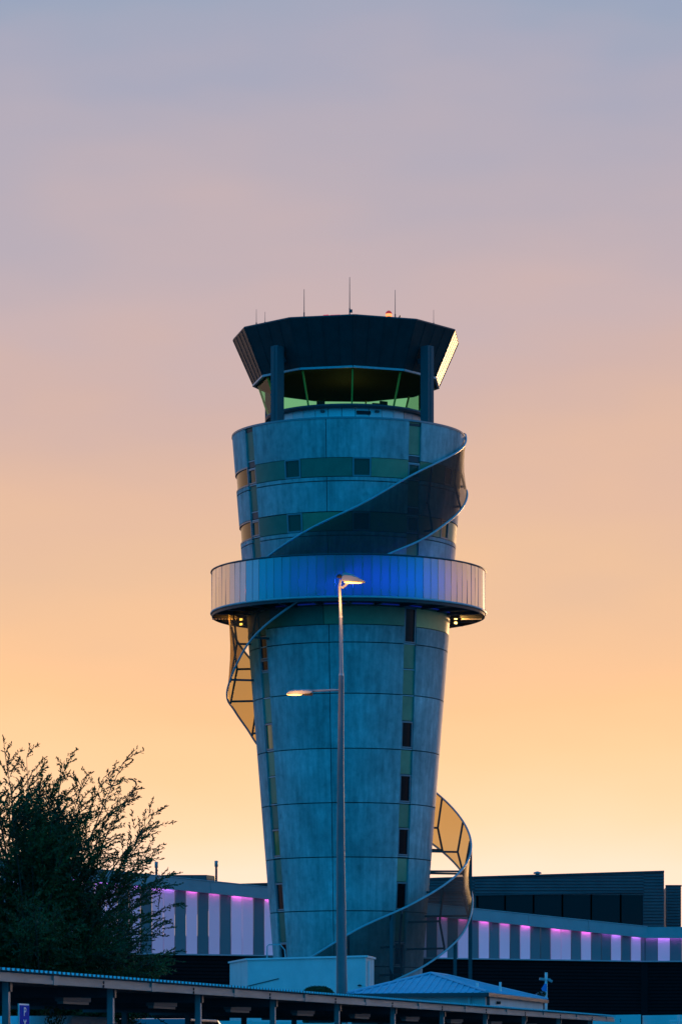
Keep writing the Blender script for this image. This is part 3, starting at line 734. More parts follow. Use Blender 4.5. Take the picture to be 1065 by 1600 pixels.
blk = thing('far_block', 'dark ribbed block at the right edge beyond a bright sky gap', 'building block', (0, 0, 0))
YB = 290.0
bx0, bx1 = (1040-CX)*YB/F, (1063-CX)*YB/F
zt3 = EYE+(HZ-1385)*YB/F
ribwall((bx0, YB, 0), (bx1, YB, 0), 0, zt3, nU, M_dark2, name='wall', par=blk)
MB().add([(bx0, YB+.3, 0), (bx0+.5, YB+9, 0), (bx0+.5, YB+9, zt3), (bx0, YB+.3, zt3), (bx1, YB+.3, 0), (bx1, YB+9, 0), (bx1, YB+9, zt3), (bx1, YB+.3, zt3)],
         [(0, 1, 2, 3), (4, 7, 6, 5), (3, 2, 6, 7), (1, 5, 6, 2)]).build('side_wall', M_dark2, blk)
MB().box(((bx0+bx1)/2, YB+.1, zt3+.05), (bx1-bx0+.1, .4, .12)).build('roof_trim', M_dsteel, blk)

# things on the terminal's roof
pb = thing('rooftop_plant_box', 'low dark louvred plant box on the roof between two flue pipes', 'plant box', at(294, 1400, 262))
mb = MB(); x_a, x_b = (254-294)*262/F, (323-294)*262/F; zt4 = EYE+(HZ-1367)*262/F-at(294, 1400, 262).z
mb.box(((x_a+x_b)/2, 1.5, zt4/2-.6), (x_b-x_a, 3, zt4+1.2)); mb.build('casing', M_dsteel, pb)
lv = MB(); x_c = (334.5-294)*262/F
lv.prism([(x_b, 0.02, -1), (x_c, 1.6, -1), (x_c, 1.6, zt4), (x_b, 0.02, zt4)], (0, 1.0, 0)); lv.build('end_panel', mat('lit_tan_louvre', (.30, .22, .12), .5), pb)  # lit look of the right end put into the tan
for q in range(5):
    zz = 0.15+q*(zt4-.2)/5
    MB().beam((x_b-.02, 0.0, zz), (x_c-.02, 1.58, zz), .05, .05).build('louvre_blade', M_dsteel, pb)
for q in range(3):
    MB().box((x_a+(x_b-x_a)*(q+.5)/3, -0.02, zt4/2), ((x_b-x_a)/3-.08, .05, zt4-.2)).build('access_panel', M_dark2, pb, bevel=.01)
fl = None
for px, pt, lab in ((244.5, 1346.5, 'thin dark flue pipe behind the tree top, left of the plant box'), (338, 1344.8, 'thin dark flue pipe right of the louvred plant box')):
    p = at(px, 1400, 258); h = EYE+(HZ-pt)*258/F-p.z
    f_ = thing('flue_pipe', lab, 'flue pipe', p, group='flue pipes on the terminal roof')
    MB().tube([(0, 0, -1.5), (0, 0, h-0.42)], .085, 10).build('pipe', M_dsteel, f_)
    MB().lathe([(.085, h-.44), (.125, h-.42), (.125, h-.02), (.10, h), (.0, h)], 12).build('cowl', M_galv, f_)

# ================================================================== PALE ANNEX AT THE TOWER FOOT
an = thing('flat_roofed_annex', 'pale flat-roofed annex with an angled end wall at the foot of the tower', 'building', (0, 0, 0))
zA = EYE+(HZ-1497.2)*205/F
pl = [((359-CX)*215.5/F, 215.5), ((387-CX)*208.5/F, 208.5), ((571-CX)*202.6/F, 202.6), ((584-CX)*207/F, 207), ((584-CX)*207/F-0.2, 214.5)]
MB().prism([(x, y, 0) for x, y in pl], (0, 0, zA)).build('wall', M_pale, an)
cp = MB()
for i in range(3):
    a, b = pl[i], pl[i+1]; cp.beam((a[0], a[1], zA+.04), (b[0], b[1], zA+.04), .22, .10)
cp.build('coping', M_paint, an)
def onw(i, u, z, off=0.02):
    a, b = Vector((*pl[i], 0)), Vector((*pl[i+1], 0)); d = (b-a); n_ = Vector((d.y, -d.x, 0)).normalized(); q = a+d*u+n_*off
    return Vector((q.x, q.y, z))
zj = EYE+(HZ-1541)*206/F
MB().beam(onw(0, 0, zj), onw(0, 1, zj+.02), .03, .05).build('wall_joint', M_dsteel, an)
MB().beam(onw(1, 0, zj+.05), onw(1, .27, zj+.45), .04, .05).build('wall_joint', M_dsteel, an)
MB().beam(onw(1, 0, zj+.05), onw(1, .12, zj-1.2), .03, .05).build('ramp_rail', M_dsteel, an)
for u, z in ((.32, zj-.35), (.955, zj-.05)):
    MB().lathe([(.10, 0), (.12, .05), (.0, .09)], 12, c=onw(1, u, z, .06)).build('wall_lamp', M_core, an)
MB().tube([onw(2, .15, 0, .1), onw(2, .15, zA-.2, .1)], .06, 8).build('downpipe', M_paint, an)
hr = MB(); base = onw(1, .17, zA); 
hr.tube([base+Vector((0, .3, 0)), base+Vector((0, .3, .75)), base+Vector((.1, .3, .85)), base+Vector((.75, .3, .85)), base+Vector((1.0, .3, .55)), base+Vector((1.05, .3, 0))], .04, 6)
hr.tube([base+Vector((-.02, .3, -.1)), base+Vector((-.02, .3, .4))], .03, 6); hr.build('roof_rail', M_steel, an)

# ================================================================== HIPPED KIOSK
kz = 3.46
kN = Vector((3.99, 100, 0)); kR = Vector((6.32, 112, 0)); kL = Vector((0.19, 101.7, 0)); kB = kR+kL-kN
kio = thing('hip_roof_kiosk', 'small pale building with a blue-grey hipped metal roof behind the carport', 'building', (0, 0, 0))
cen = (kN+kB)/2; ins_ = lambda p, s: p+(cen-p)*s
e4 = [kN, kR, kB, kL]
rid = [cen+(kL-kN)*0.10+(kN-kR)*0.12, cen+(kL-kN)*0.10-(kN-kR)*0.12]
rz_ = 4.10
up3 = lambda p, z: Vector((p.x, p.y, z))
ro = MB()
r0, r1 = up3(rid[0], rz_), up3(rid[1], rz_)
E = [up3(p, kz) for p in e4]
for poly in ([E[0], E[3], r0], [E[0], r0, r1, E[1]], [E[1], r1, E[2]], [E[2], r1, r0, E[3]]):
    # ribbed sheets: real ribs running up the slope
    ro.add(poly, [tuple(range(len(poly)))])
def ribs(mb, e0, e1, apexf, n):
    for i in range(1, n):
        u = i/n; a = e0.lerp(e1, u); b = apexf(u)
        nv_ = (e1-e0).cross(b-a).normalized(); nv_ = nv_ if nv_.z > 0 else -nv_
        mb.beam(a+nv_*.012, b+nv_*.012, .05, .03, up=nv_)
def ap_left(u):  # left front slope, triangle E0-E3-r0: rib rises until the hip
    a = E[0].lerp(E[3], u); s = min(u, 1-u)*2
    mid = (E[0]+E[3])/2; return a+(r0-mid)*s
ribs(ro, E[0], E[3], ap_left, 20)
def ap_right(u):
    a = E[0].lerp(E[1], u); q0, q1 = 0.38, 0.62
    m_ = r0.lerp(r1, (u-q0)/(q1-q0)) if q0 <= u <= q1 else (E[0].lerp(r0, u/q0) if u < q0 else r1.lerp(E[1], (u-q1)/(1-q1)))
    return m_
ribs(ro, E[0], E[1], ap_right, 46)
ro.build('roof', M_roof, kio)
hp = MB()
for a, b in ((E[0], r0), (E[1], r1), (E[3], r0), (r0, r1), (E[2], r1)): hp.tube([a+Vector((0, 0, .03)), b+Vector((0, 0, .03))], .045, 6)
hp.build('ridge_cap', M_roof, kio)
gt = MB()
for i in range(4): gt.beam(up3(e4[i], kz-.05), up3(e4[(i+1) % 4], kz-.05), .11, .10)
gt.build('gutter', M_dsteel, kio)
wq = [ins_(p, 0.045) for p in e4]
MB().prism([up3(p, 0) for p in wq], (0, 0, kz-.06)).build('wall', M_pale, kio)
def kw(u, z, off=.02):
    d = wq[1]-wq[0]; n_ = Vector((d.y, -d.x, 0)).normalized(); q = wq[0]+d*u+n_*off; return Vector((q.x, q.y, z))
for u0, u1, z0, z1 in ((.14, .27, 2.55, 3.08), (.36, .93, 2.35, 3.02)):
    P = [kw(u0, z0), kw(u1, z0), kw(u1, z1), kw(u0, z1)]
    o = MB()
    for i in range(4): o.beam(P[i], P[(i+1) % 4], .07, .07)
    o = o.build('window', M_paint, kio)
    MB().add([kw(u0, z0, .012), kw(u1, z0, .012), kw(u1, z1, .012), kw(u0, z1, .012)], [(0, 1, 2, 3)]).build('pane', M_black, o)
for u in (.17, .19):
    MB().box(kw(u, 3.22, .06), (.08, .12, .08)).build('soffit_fitting', M_core, kio)
MB().tube([kw(0.01, 0, .07), kw(0.01, kz-.1, .07)], .045, 8).build('downpipe', M_dsteel, kio)
dL = wq[3]-wq[0]
MB().tube([wq[0]+dL*.12+Vector((0, -.08, 0)), wq[0]+dL*.12+Vector((0, -.08, kz-.1))], .04, 8).build('downpipe', M_pale, kio)
for px, py0, py1, Y, in ((745, 1535.5, 1552, 101.2), (781, 1534.5, 1549, 103.5)):
    a = at(px, py1, Y); b = at(px, py0, Y)
    MB().tube([a, b], .035, 8).build('vent_pipe', M_paint, kio)

# ================================================================== CARPORT
uD = Vector((.2275, .974, 0)).normalized(); uN = Vector((-uD.y, uD.x, 0))   # along the row / away to the left
c0 = Vector((-4.2, 45, 0)); ZC = 2.70
cpt = thing('carport', 'long low carport with ribbed metal roof edge and weathered beam across the foreground', 'carport', (0, 0, 0))
S0, S1 = -6.0, 48.9
def cq(s, o, z): q = c0+uD*s+uN*o; return Vector((q.x, q.y, z))
pr = [(0, 0), (.085, 0), (.10, .032), (.165, .032), (.19, 0)]
vs = []; 
s = S0; prof = []
while s < S1:
    for a, h in pr[:-1]: prof.append((s+a, h))
    s += .19
for q, h in prof: vs += [cq(q, -.07, ZC+.015+h), cq(q, 6.2, ZC+.10+h)]
MB().add(vs, [(2*i, 2*i+1, 2*i+3, 2*i+2) for i in range(len(prof)-1)]).build('roof_sheet', mat('zinc_sheet', (.62, .65, .67), .5, metal=.1, var=.08, scale=2), cpt)
# fascia: beam of two flanged boards, in lengths joined by brackets
ps = [.6+4.52*i for i in range(-1, 11)]
jl = [S0]+[2.2+4.55*i for i in range(0, 11) if 2.2+4.55*i < S1-1]+[S1]
for a, b in zip(jl[:-1], jl[1:]):
    m_ = MB()
    m_.box((cq((a+b)/2, .03, ZC-.065)), (.05, b-a-.02, .115), math.atan2(uD.y, uD.x)-math.pi/2)
    m_.box((cq((a+b)/2, -.003, ZC-.095)), (.03, b-a-.02, .052), math.atan2(uD.y, uD.x)-math.pi/2)
    m_.build('fascia_beam', M_timber, cpt)
az = math.atan2(uD.y, uD.x)-math.pi/2
for q in jl[1:-1]:
    MB().box(cq(q, .0, ZC-.066), (.052, .20, .122), az).build('joint_plate', M_timber, cpt)
for q in jl[:-1]:
    MB().tube([cq(q+2.1, -.02, ZC-.05), cq(q+2.1, -.035, ZC-.05)], .02, 8).build('bolt', M_core, cpt)
    MB().tube([cq(q+2.1, -.02, ZC-.10), cq(q+2.1, -.035, ZC-.10)], .02, 8).build('bolt', M_core, cpt)
for o_ in (.9, 1.9, 2.9, 3.9, 4.9, 5.9):
    MB().beam(cq(S0, o_, ZC-.05+.013*o_), cq(S1, o_, ZC-.05+.013*o_), .06, .12).build('purlin', M_dsteel, cpt)
for q in ps:
    if q > S1-1: continue
    MB().box(cq(q, .12, (ZC-.12)/2), (.085, .085, ZC-.12), az).build('post', M_galv, cpt, bevel=.006)
    MB().box(cq(q+1.4, 5.7, (ZC-.12)/2), (.10, .10, ZC-.12), az).build('post', M_dsteel, cpt)
    MB().beam(cq(q, .05, ZC-.17), cq(q, 6.1, ZC-.12), .08, .14).build('rafter', M_dsteel, cpt)
    bt = MB().beam(cq(q+.45, 1.0, ZC-.24), cq(q+1.75, 1.0, ZC-.24), .13, .07).build('batten_light', mat('batten_grey', (.22, .24, .24), .5), cpt, bevel=.01)
    MB().beam(cq(q+.5, 1.0, ZC-.29), cq(q+1.7, 1.0, ZC-.29), .09, .04).build('diffuser', mat('unlit_diffuser', (.3, .32, .31), .4), bt)

# parking sign on the carport's nearest post
sg = thing('parking_sign', 'narrow blue parking sign with white P on the nearest carport post', 'sign', cq(.62, -.0, 0), az)
sgt = EYE+(HZ-1568.3)*45.6/F
MB().box((.10, 0, sgt-.45), (.02, .40, .90)).build('sign_plate', M_signw, sg, bevel=.004)
MB().box((.112, 0, sgt-.45), (.01, .37, .86)).build('sign_face', M_sign, sg)
fc = bpy.data.curves.new('letter', 'FONT'); fc.body = 'P'; fc.size = .16; fc.extrude = .002; fc.align_x = 'CENTER'
to = bpy.data.objects.new('letter_tmp', fc); C.objects.link(to)
bpy.context.view_layer.update()
lm = bpy.data.meshes.new_from_object(to.evaluated_get(bpy.context.evaluated_depsgraph_get()))
bpy.data.objects.remove(to); lm.name = 'letter'; lm.materials.clear(); lm.materials.append(M_signw)
lo = bpy.data.objects.new('letter', lm); C.objects.link(lo); lo.parent = sg; lo.location = (.119, 0, sgt-.155); lo.rotation_euler = (R(90), 0, R(90))
lo.scale = (1.3, 1, 1)
pc = MB()
for sgn in (1, -1): pc.beam((.119, -.05*sgn, sgt-.285), (.119, .05*sgn, sgt-.205), .004, .022)
pc.build('pictogram', M_signw, sg)
for zz, hh in ((.345, .045), (.43, .04), (.5, .03)):
    MB().box((.119, 0, sgt-zz), (.004, .22, hh)).build('text_bar', M_signw, sg)

# ================================================================== STREET LAMP
LY = 110.0
lp = thing('street_lamp', 'tall tapered grey lamp post with two glowing orange heads in front of the tower', 'street lamp', ((533.5-CX)*LY/F, LY, 0))
base = Vector(((533.5-CX)*LY/F, LY, 0))
L = lambda px, py, dy=0.0: at(px, py, LY+dy)-base
mpx = LY/F
MB().tube([(0.0, 0, 0), L(533.8, 1550), L(532, 1339), L(532, 1200), L(532.6, 1100), L(533, 1056)], [.20, 8.6*mpx, 6.3*mpx, 5.0*mpx, 4.3*mpx, 3.9*mpx], 16).build('lower_pole', mat('weathered_pole', (.17, .175, .18), .6, var=.15, scale=2, spec=.25), lp)
MB().tube([L(533, 1058), L(532, 965), L(530.2, 917)], [2.7*mpx, 2.5*mpx, 2.1*mpx], 12).build('upper_pole', M_galv, lp)
for py in (1054, 964): MB().tube([L(532.8 if py > 1000 else 532, py+1.5), L(532.8 if py > 1000 else 532, py-1.5)], 3.6*mpx if py > 1000 else 2.9*mpx, 12).build('collar', M_steel, lp)
MB().lathe([(.34, 0), (.34, .05), (.22, .08)], 16).build('base_plate', M_galv, lp)
def head(pts, depth, par, name='lamp_head'):
    """side profile lofted across its width, narrower at the edges"""
    n = len(pts); cx_ = sum(p[0] for p in pts)/n; cy_ = min(p[1] for p in pts)*.4+max(p[1] for p in pts)*.6
    mb = MB(); secs = [(-1, .62), (-.8, .86), (-.4, 1), (0, 1.03), (.4, 1), (.8, .86), (1, .62)]
    vs = []
    for u, sc_ in secs:
        for p in pts: vs.append(L(cx_+(p[0]-cx_)*(0.85+.15*sc_), cy_+(p[1]-cy_)*sc_, u*depth/2))
    m_ = len(secs)
    fs = [(j*n+i, j*n+(i+1) % n, (j+1)*n+(i+1) % n, (j+1)*n+i) for j in range(m_-1) for i in range(n)]
    mb.add(vs, fs, False); mb.add(vs[:n], [tuple(range(n))]); mb.add(vs[-n:], [tuple(range(n))[::-1]])
    return mb.build(name, M_galv, par)
h1 = head([(533.5, 899), (536, 895.4), (541.5, 894.8), (550, 897.3), (559, 902), (570, 909.3), (569, 910.6), (552, 910.4), (537, 909.2), (533.5, 905)], .42, lp)
def bowl(px0, px1, py, drop, depth, par):
    mb = MB(); cx_ = (px0+px1)/2; vs = []; n = 20
    for rr_, dz in ((1, 0), (.9, .55), (.6, .9), (.25, 1)):
        for j in range(n):
            a = 2*math.pi*j/n; vs.append(L(cx_+(px1-px0)/2*rr_*math.cos(a), py+drop*dz, depth/2*rr_*math.sin(a)))
    mb.add(vs, [(i*n+j, i*n+(j+1) % n, (i+1)*n+(j+1) % n, (i+1)*n+j) for i in range(3) for j in range(n)], True)
    mb.add(vs[-n:], [tuple(range(n))])
    return mb.build('lens', M_sodium, par)
bowl(537, 568, 909.2, 2.7, .34, h1)
MB().lathe([(.0, -.04), (.075, -.03), (.085, .02), (.06, .07), (0, .08)], 14, c=L(530.3, 901.5)).build('photocell', M_core, h1)
bk = MB(); bk.beam(L(528.8, 917), L(536.5, 918), .12, .05); bk.beam(L(530, 917), L(532, 906), .10, .07); bk.beam(L(535, 918), L(543.5, 911), .08, .06)
bk.build('bracket', M_galv, lp)
MB().tube([L(533, 1078), L(505, 1078.6), L(487, 1079.5)], [.030, .030, .034], 8).build('arm', M_galv, lp)
h2 = head([(447.5, 1083.5), (450, 1080), (458, 1077.6), (472, 1077), (486, 1078), (488.5, 1081), (484, 1083.5), (470, 1085.2), (450, 1085.2)], .40, lp)
bowl(447.5, 472.5, 1084.4, 2.4, .32, h2)
ck = MB(); ck.box(L(481.5, 1084.8), (.26, .12, .07)); ck.build('clamp', M_core, h2)
for px, py, e in ((537.5, 938, 75), (462, 1094, 35)):
    l = bpy.data.lights.new('sodium_lamp', 'POINT'); l.energy = e; l.color = (1, .42, .10); l.shadow_soft_size = .12
    q = bpy.data.objects.new('sodium_lamp', l); C.objects.link(q); q.parent = lp; q.location = L(px, py, -.45)

# ================================================================== SMALL THINGS
pole = thing('floodlight_pole', 'white pole with two small floodlights and a blue plate beside the kiosk corner', 'light pole', ((851.5-CX)*113/F, 113, 0))
PB = Vector(((851.5-CX)*113/F, 113, 0)); Q = lambda px, py, dy=0: at(px, py, 113+dy)-PB
MB().tube([(0, 0, 0), Q(852.6, 1519.5)], [2.4*113/F, 2.3*113/F], 10).build('pole', M_paint, pole)
MB().beam(Q(845, 1530.5), Q(859, 1530.5), .05).build('cross_arm', M_paint, pole)
for cx_, cy_, a in ((846, 1530, .1), (858.5, 1532, -.5)):
    mb = MB(); mb.box((0, 0, 0), (.17, .16, .08), mtx=Matrix.Rotation(a if cx_ < 850 else -a, 3, 'Y')); 
    o = mb.build('floodlight', M_galv, pole, bevel=.02); o.location = Q(cx_, cy_)
MB().prism([Q(850, 1537, -.08), Q(845, 1545, -.08), Q(848, 1551.5, -.08), Q(853.5, 1548, -.08), Q(853.5, 1537.5, -.08)], (0, .02, 0)).build('blue_plate', M_flag, pole)

def leaves_np(P, Dv, ln, wd, rng):
    """diamond leaves: centres P, directions Dv (n,3)"""
    n = len(P); rnd = rng.normal(size=(n, 3)); side = np.cross(Dv, rnd); side /= np.linalg.norm(side, axis=1)[:, None]+1e-9
    ln = ln[:, None]; wd = wd[:, None]
    V = np.stack([P-Dv*ln*.5, P+side*wd*.5-Dv*ln*.05, P+Dv*ln*.5, P-side*wd*.5-Dv*ln*.05], 1).reshape(-1, 3)
    return V
def leaf_mesh(name, V, m, parent=None):
    n = len(V)//4; me = bpy.data.meshes.new(name)
    me.vertices.add(len(V)); me.vertices.foreach_set('co', V.astype(np.float32).ravel())
    me.loops.add(n*4); me.loops.foreach_set('vertex_index', np.arange(n*4, dtype=np.int32))
    me.polygons.add(n); me.polygons.foreach_set('loop_start', np.arange(0, n*4, 4, dtype=np.int32))
    try: me.polygons.foreach_set('loop_total', np.full(n, 4, dtype=np.int32))
    except Exception: pass
    me.update(calc_edges=True); me.validate(); me.materials.append(m)
    o = bpy.data.objects.new(name, me); C.objects.link(o)
    if parent: o.parent = parent
    return o
def shrub(name, label, cat, loc, rx, rz_h, n, seed, m=M_shrub, lf=.07, flat=1.0):
    t = thing(name, label, cat, loc); rng = np.random.default_rng(seed)
    u = rng.normal(size=(n, 3)); u /= np.linalg.norm(u, axis=1)[:, None]; u[:, 2] = np.abs(u[:, 2])
    lump = 1+.22*np.sin(u[:, 0]*5+seed)*np.cos(u[:, 1]*4+1)+.18*np.sin(u[:, 2]*9+u[:, 0]*6)
    P = u*(rng.random(n)**.35*lump)[:, None]*np.array([rx, rx*.8, rz_h])+np.array([0, 0, .15])
    if flat < 1:     # broad clipped crown
        an_ = rng.random(n)*2*np.pi; q_ = rng.random(n)**.5; bump = .5+.5*np.sin(an_*3+seed)*q_
        P = np.stack([rx*q_*np.cos(an_), rx*.8*q_*np.sin(an_), rz_h*(1-.05*q_**3-.035*bump)*rng.random(n)**.12], 1)
    Dv = u*.8+rng.normal(size=(n, 3))*.5+np.array([0, 0, .4]); Dv /= np.linalg.norm(Dv, axis=1)[:, None]
    leaf_mesh('foliage', leaves_np(P, Dv, lf*(.6+.9*rng.random(n)), lf*.4*(.6+.8*rng.random(n)), rng), m, t)
    st = MB()
    for k in range(7):
        a = rng.random()*6.28; st.tube([(0, 0, 0), (.3*rx*math.cos(a), .3*rx*math.sin(a), rz_h*.5), (.6*rx*math.cos(a), .6*rx*math.sin(a), rz_h*.85)], [.03, .02, .008], 5)
    st.build('stem', M_bark, t)
    return t
sb = at(497, 1539, 118)
shrub('shrub', 'dark rounded shrub against the pale annex, left of the lamp post', 'shrub', (sb.x, 118, 0), .50, (sb.z)*1.0, 30000, 3, lf=.10, flat=.3)
shrub('hedge_bush', 'dark bush in shadow under the carport roof, left part', 'shrub', ((88-CX)*62/F, 62, 0), .62, 2.28, 12000, 5)
fb_ = thing('flower_basket', 'small basket of pale flowers and leaves beside the floodlight pole', 'flower basket', at(844, 1561, 112.5))
MB().lathe([(.04, -.02), (.10, .02), (.13, .10), (.14, .11)], 14).build('basket', M_bark, fb_)
rng = np.random.default_rng(9); n = 260; u = rng.normal(size=(n, 3)); u /= np.linalg.norm(u, axis=1)[:, None]
leaf_mesh('foliage', leaves_np(u*np.array([.13, .12, .11])*rng.random(n)[:, None]**.4+np.array([.04, 0, .14]), u, np.full(n, .06), np.full(n, .03), rng), M_shrub, fb_)
n = 26; u = rng.normal(size=(n, 3)); u /= np.linalg.norm(u, axis=1)[:, None]; u[:, 1] = -np.abs(u[:, 1])
leaf_mesh('blossom', leaves_np(u*np.array([.12, .14, .10])+np.array([-.03, 0, .13]), u, np.full(n, .05), np.full(n, .045), rng), M_petal, fb_)

# pale wall at the lower right and the white barrier frame before it
lw = thing('low_wall', 'pale rendered wall with a vertical joint at the lower right', 'wall', (0, 0, 0))
wz = EYE+(HZ-1586.5)*150/F
for a, b in ((925, 1002.4), (1003.6, 1090), (1091, 1180)):
    pa, pb_ = at(a, 0, 150), at(b, 0, 149)
    MB().prism([(pa.x, 150, 0), (pb_.x, 149.6, 0), (pb_.x, 149.6, wz+.03), (pa.x, 150, wz)], (0, .25, 0)).build('wall_panel', M_pale, lw)
fr = thing('white_frame', 'white post with crossbars before the pale wall at the right edge', 'barrier frame', (at(1059.5, 0, 120).x, 120, 0))
h_ = EYE+(HZ-1585.5)*120/F; h2_ = EYE+(HZ-1594.5)*120/F
MB().tube([(0, 0, 0), (0, 0, h_)], .032, 8).build('post', M_paint, fr)
MB().beam((-.30, 0, h2_), (.5, 0, h2_), .045).build('crossbar', M_paint, fr)
MB().prism([(-.28, .02, h2_-.06), (.46, .02, h2_-.06), (.40, .02, h2_-.6), (-.2, .02, h2_-.6)], (0, .02, 0)).build('board', M_paint, fr)
for x in (-.18, .38): MB().tube([(x, .03, 0), (x, .03, h2_-.5)], .03, 8).build('leg', M_paint, fr)

# pale fence seen below the carport roof
fe = thing('panel_fence', 'pale blue-grey panel fence seen beneath the carport roof', 'fence', (0, 0, 0))
for i, (a, b, top_) in enumerate(((140, 163, 1592), (163.5, 228, 1592), (228.5, 240, 1590.8), (240.5, 306, 1592.3), (306.5, 321, 1594.5), (321.5, 395, 1595), (395.5, 472, 1596.5), (472.5, 540, 1598.5))):
    pa = at(a, top_, 97); pb_ = at(b, top_, 97)
    MB().prism([(pa.x, 97, 0), (pb_.x, 97, 0), (pb_.x, 97, pb_.z), (pa.x, 97, pa.z)], (0, .08, 0)).build('fence_panel', M_paint if i in (2, 4) else M_pale, fe)
for a in (163.2, 240.2, 321.2, 395.2, 472.2):
    pa = at(a, 1600, 96.9); MB().box((pa.x, 97.15, 1.2), (.09, .09, 2.4)).build('fence_post', M_galv, fe)

def van(label, loc, rz, m, Lh, Hh, group):
    t = thing('parked_van', label, 'van', loc, rz, group)
    W = 1.8
    side = [(-Lh/2, .35), (Lh/2, .35), (Lh/2+.02, .8), (Lh/2-.15, 1.05), (Lh/2-.75, 1.25), (Lh/2-1.35, Hh-.12), (Lh/2-1.7, Hh), (-Lh/2+.35, Hh), (-Lh/2+.08, Hh-.15), (-Lh/2, 1.0)]
    MB().prism([(x, -W/2, z) for x, z in side], (0, W, 0)).build('body', m, t, bevel=.06)
    for s_ in (-1, 1):
        for a, b in ((-Lh/2+.3, -.5), (-.4, .5), (.6, Lh/2-1.45)):
            MB().prism([(a, s_*(W/2+.004), 1.22), (b, s_*(W/2+.004), 1.22), (b-.06, s_*(W/2+.004), Hh-.25), (a+.06, s_*(W/2+.004), Hh-.25)], (0, s_*.012, 0)).build('side_window', M_carglass, t)
        for x in (-Lh/2+.85, Lh/2-.85):
            wl = MB(); n_ = 20; vs = []
            for yy, rr_ in ((-.1, .27), (-.1, .33), (.1, .33), (.1, .27)):
                for j in range(n_): vs.append((x+rr_*math.cos(6.2832*j/n_), s_*(W/2-.06)+yy, .33+rr_*math.sin(6.2832*j/n_)))
            wl.add(vs, [(i*n_+j, i*n_+(j+1) % n_, ((i+1) % 4)*n_+(j+1) % n_, ((i+1) % 4)*n_+j) for i in range(4) for j in range(n_)], True)
            wo_ = wl.build('wheel', M_tyre, t)
            MB().tube([(x, s_*(W/2-.13), .33), (x, s_*(W/2+.0), .33)], .26, 16).build('rim', M_galv, wo_)
        MB().box((Lh/2+.0, s_*.62, .82), (.08, .34, .18)).build('headlight', M_carglass, t, bevel=.02)
        MB().box((-Lh/2, s_*.78, .95), (.06, .14, .5)).build('tail_light', M_beacon if False else mat('tail_red', (.3, .02, .02), .3), t)
        MB().box((Lh/2-1.2, s_*(W/2+.12), 1.28), (.12, .2, .16)).build('mirror', m, t, bevel=.03)
    MB().prism([(Lh/2-.73, -.78, 1.27), (Lh/2-.73, .78, 1.27), (Lh/2-1.33, .70, Hh-.16), (Lh/2-1.33, -.70, Hh-.16)], (.02, 0, .012)).build('windscreen', M_carglass, t)
    MB().prism([(-Lh/2-.005, -.72, 1.15), (-Lh/2-.005, .72, 1.15), (-Lh/2+.05, .68, Hh-.26), (-Lh/2+.05, -.68, Hh-.26)], (-.012, 0, 0)).build('rear_window', M_carglass, t)
    return t
v1 = at(269, 1592.5, 80)
van('dark van parked beneath the carport with only its roof in view', (v1.x, 80.5, 0), az+R(90), M_cardark, 4.4, v1.z, 'vans beneath the carport')
v2 = at(146, 1587.5, 66)
van('white van parked beneath the carport beside the dark bush', (v2.x-.75, 67.5, 0), az+R(90), M_carwhite, 4.6, v2.z, 'vans beneath the carport')

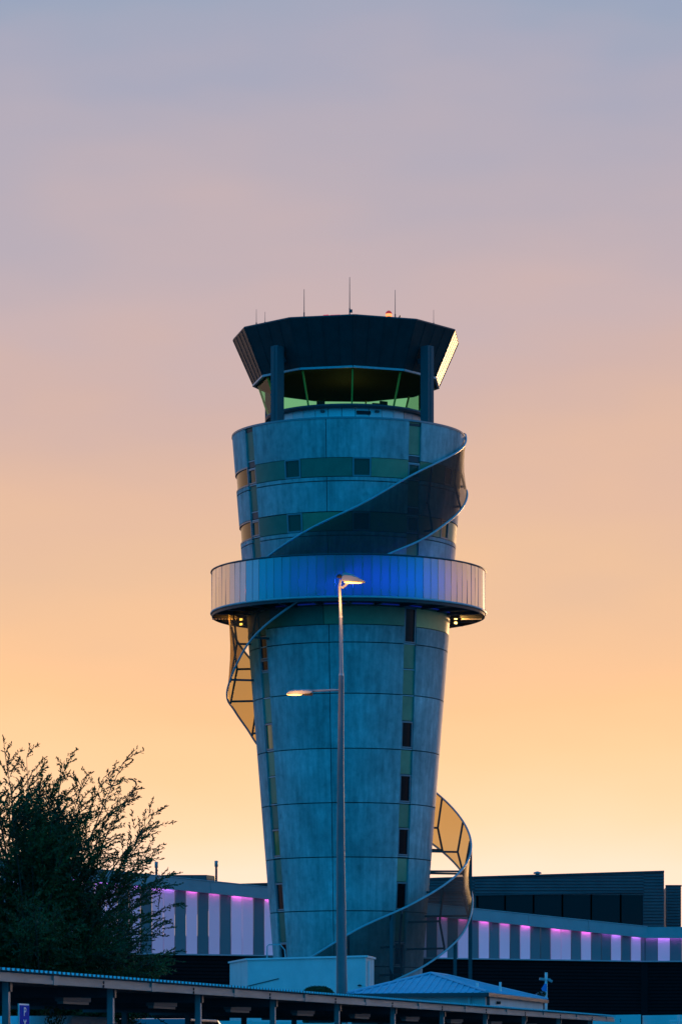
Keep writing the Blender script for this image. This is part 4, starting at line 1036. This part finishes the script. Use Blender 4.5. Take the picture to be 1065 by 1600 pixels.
# ================================================================== TREE
def big_tree():
    rng = np.random.default_rng(21); py_rng = random.Random(4)
    Y = 75.0; k = Y/F; bx = (55-CX)*k
    t = thing('conifer_tree', 'bushy dark evergreen tree with feathery wind-swept tips at the left edge', 'tree', (bx, Y, 0))
    trunk = MB(); LP = []; LD = []; LL = []
    trunk.tube([(0, 0, 0), (.05, 0, .8), (.0, .05, 1.8)], [.20, .17, .13], 10)
    def bez(a, b, c, u): return a*(1-u)**2+b*2*u*(1-u)+c*u*u
    limbs = []
    # aim points cover the crown: (px, py) outline of the photograph's tree spread through its depth
    for ci in range(52):          # foliage sits in layered clumps with gaps between them
        a = rng.random()*2*np.pi; zt = 1.9+4.8*rng.random()**1.25
        rh = 2.75*min(1, ((7.8-zt)/3.6))**.62; s = rng.random()**.35
        cc = np.array([rh*s*np.cos(a)-.22, rh*s*np.sin(a)*.9, zt+.3*(1-s)])
        for i in range(6+int(rng.random()*3)): limbs.append(cc+rng.normal(size=3)*np.array([.30, .30, .17]))
    # named spires that break the outline
    for px, py, dy in ((8, 1178, 0), (40, 1181, .3), (60, 1200, -.3), (100, 1187, .2), (192, 1192, 0), (160, 1213, .4), (205, 1242, -.4), (130, 1220, -.2), (240, 1270, .2), (238, 1298, -.3), (232, 1330, .1), (255, 1372, -.2), (262, 1415, .3), (-20, 1215, 0), (30, 1230, .6), (85, 1235, -.5), (250, 1445, 0), (225, 1385, .5), (215, 1300, .5), (180, 1260, -.5)):
        limbs.append(np.array([(px-55)*k, dy, EYE+(HZ-py)*k]))
    for tip in limbs:
        root = np.array([.04*rng.normal(), .04*rng.normal(), min(.5+1.5*rng.random(), tip[2]-.4)])
        mid = root*.5+tip*.5+np.array([-tip[0]*.28, -tip[1]*.28, .30+.15*rng.normal()])+rng.normal(size=3)*.12
        L_ = np.linalg.norm(tip-root)
        pts = [bez(root, mid, tip, u) for u in np.linspace(0, 1, 9)]
        r0_ = .010+.006*L_
        trunk.tube(pts, list(np.linspace(r0_, .004, 9)), 5, False)
        ns = int(13+L_*4)
        for j in range(ns):
            u = .28+.72*((j+rng.random())/ns)**.75
            p = bez(root, mid, tip, u); d = bez(root, mid, tip, min(1, u+.04))-bez(root, mid, tip, u-.04); d /= np.linalg.norm(d)
            if j == ns-1: p = tip; sd = d+np.array([.65, 0, -.2])
            else: sd = d*.9+rng.normal(size=3)*np.array([.72, .72, .42])+np.array([.30, 0, .12])
            sd /= np.linalg.norm(sd)
            bl = (.45+.60*rng.random())*(1.10-.50*u)*(1 if j < ns-1 else .8)
            q0 = p; q2 = p+sd*bl+np.array([.05, 0, -.05])*bl; q1 = p+sd*bl*.55+np.array([0, 0, .06])*bl
            if rng.random() < .55: trunk.tube([q0, q1, q2], [.0075, .005, .0025], 3, False)
            # feathery spray: short leaf clumps alternating along the twig
            nt_ = int(7+bl*15)
            for h in range(nt_):
                v = .12+.88*(h+rng.random())/nt_
                c = bez(q0, q1, q2, v); dd = sd+rng.normal(size=3)*.55; dd /= np.linalg.norm(dd)
                tl = .05+.10*rng.random()*(1.2-v)
                m_ = 3
                for e in range(m_):
                    LP.append(c+dd*tl*(e+.5)/m_); LD.append(dd*.8+rng.normal(size=3)*.35); LL.append(.048+.036*rng.random())
    P = np.array(LP); Dv = np.array(LD); Dv /= np.linalg.norm(Dv, axis=1)[:, None]; LL_ = np.array(LL)
    leaf_mesh('crown', leaves_np(P, Dv, LL_, LL_*(.30+.2*rng.random(len(P))), rng), M_leaf, t)
    trunk.build('trunk', M_bark, t)
    print('tree leaves', len(P))
big_tree()
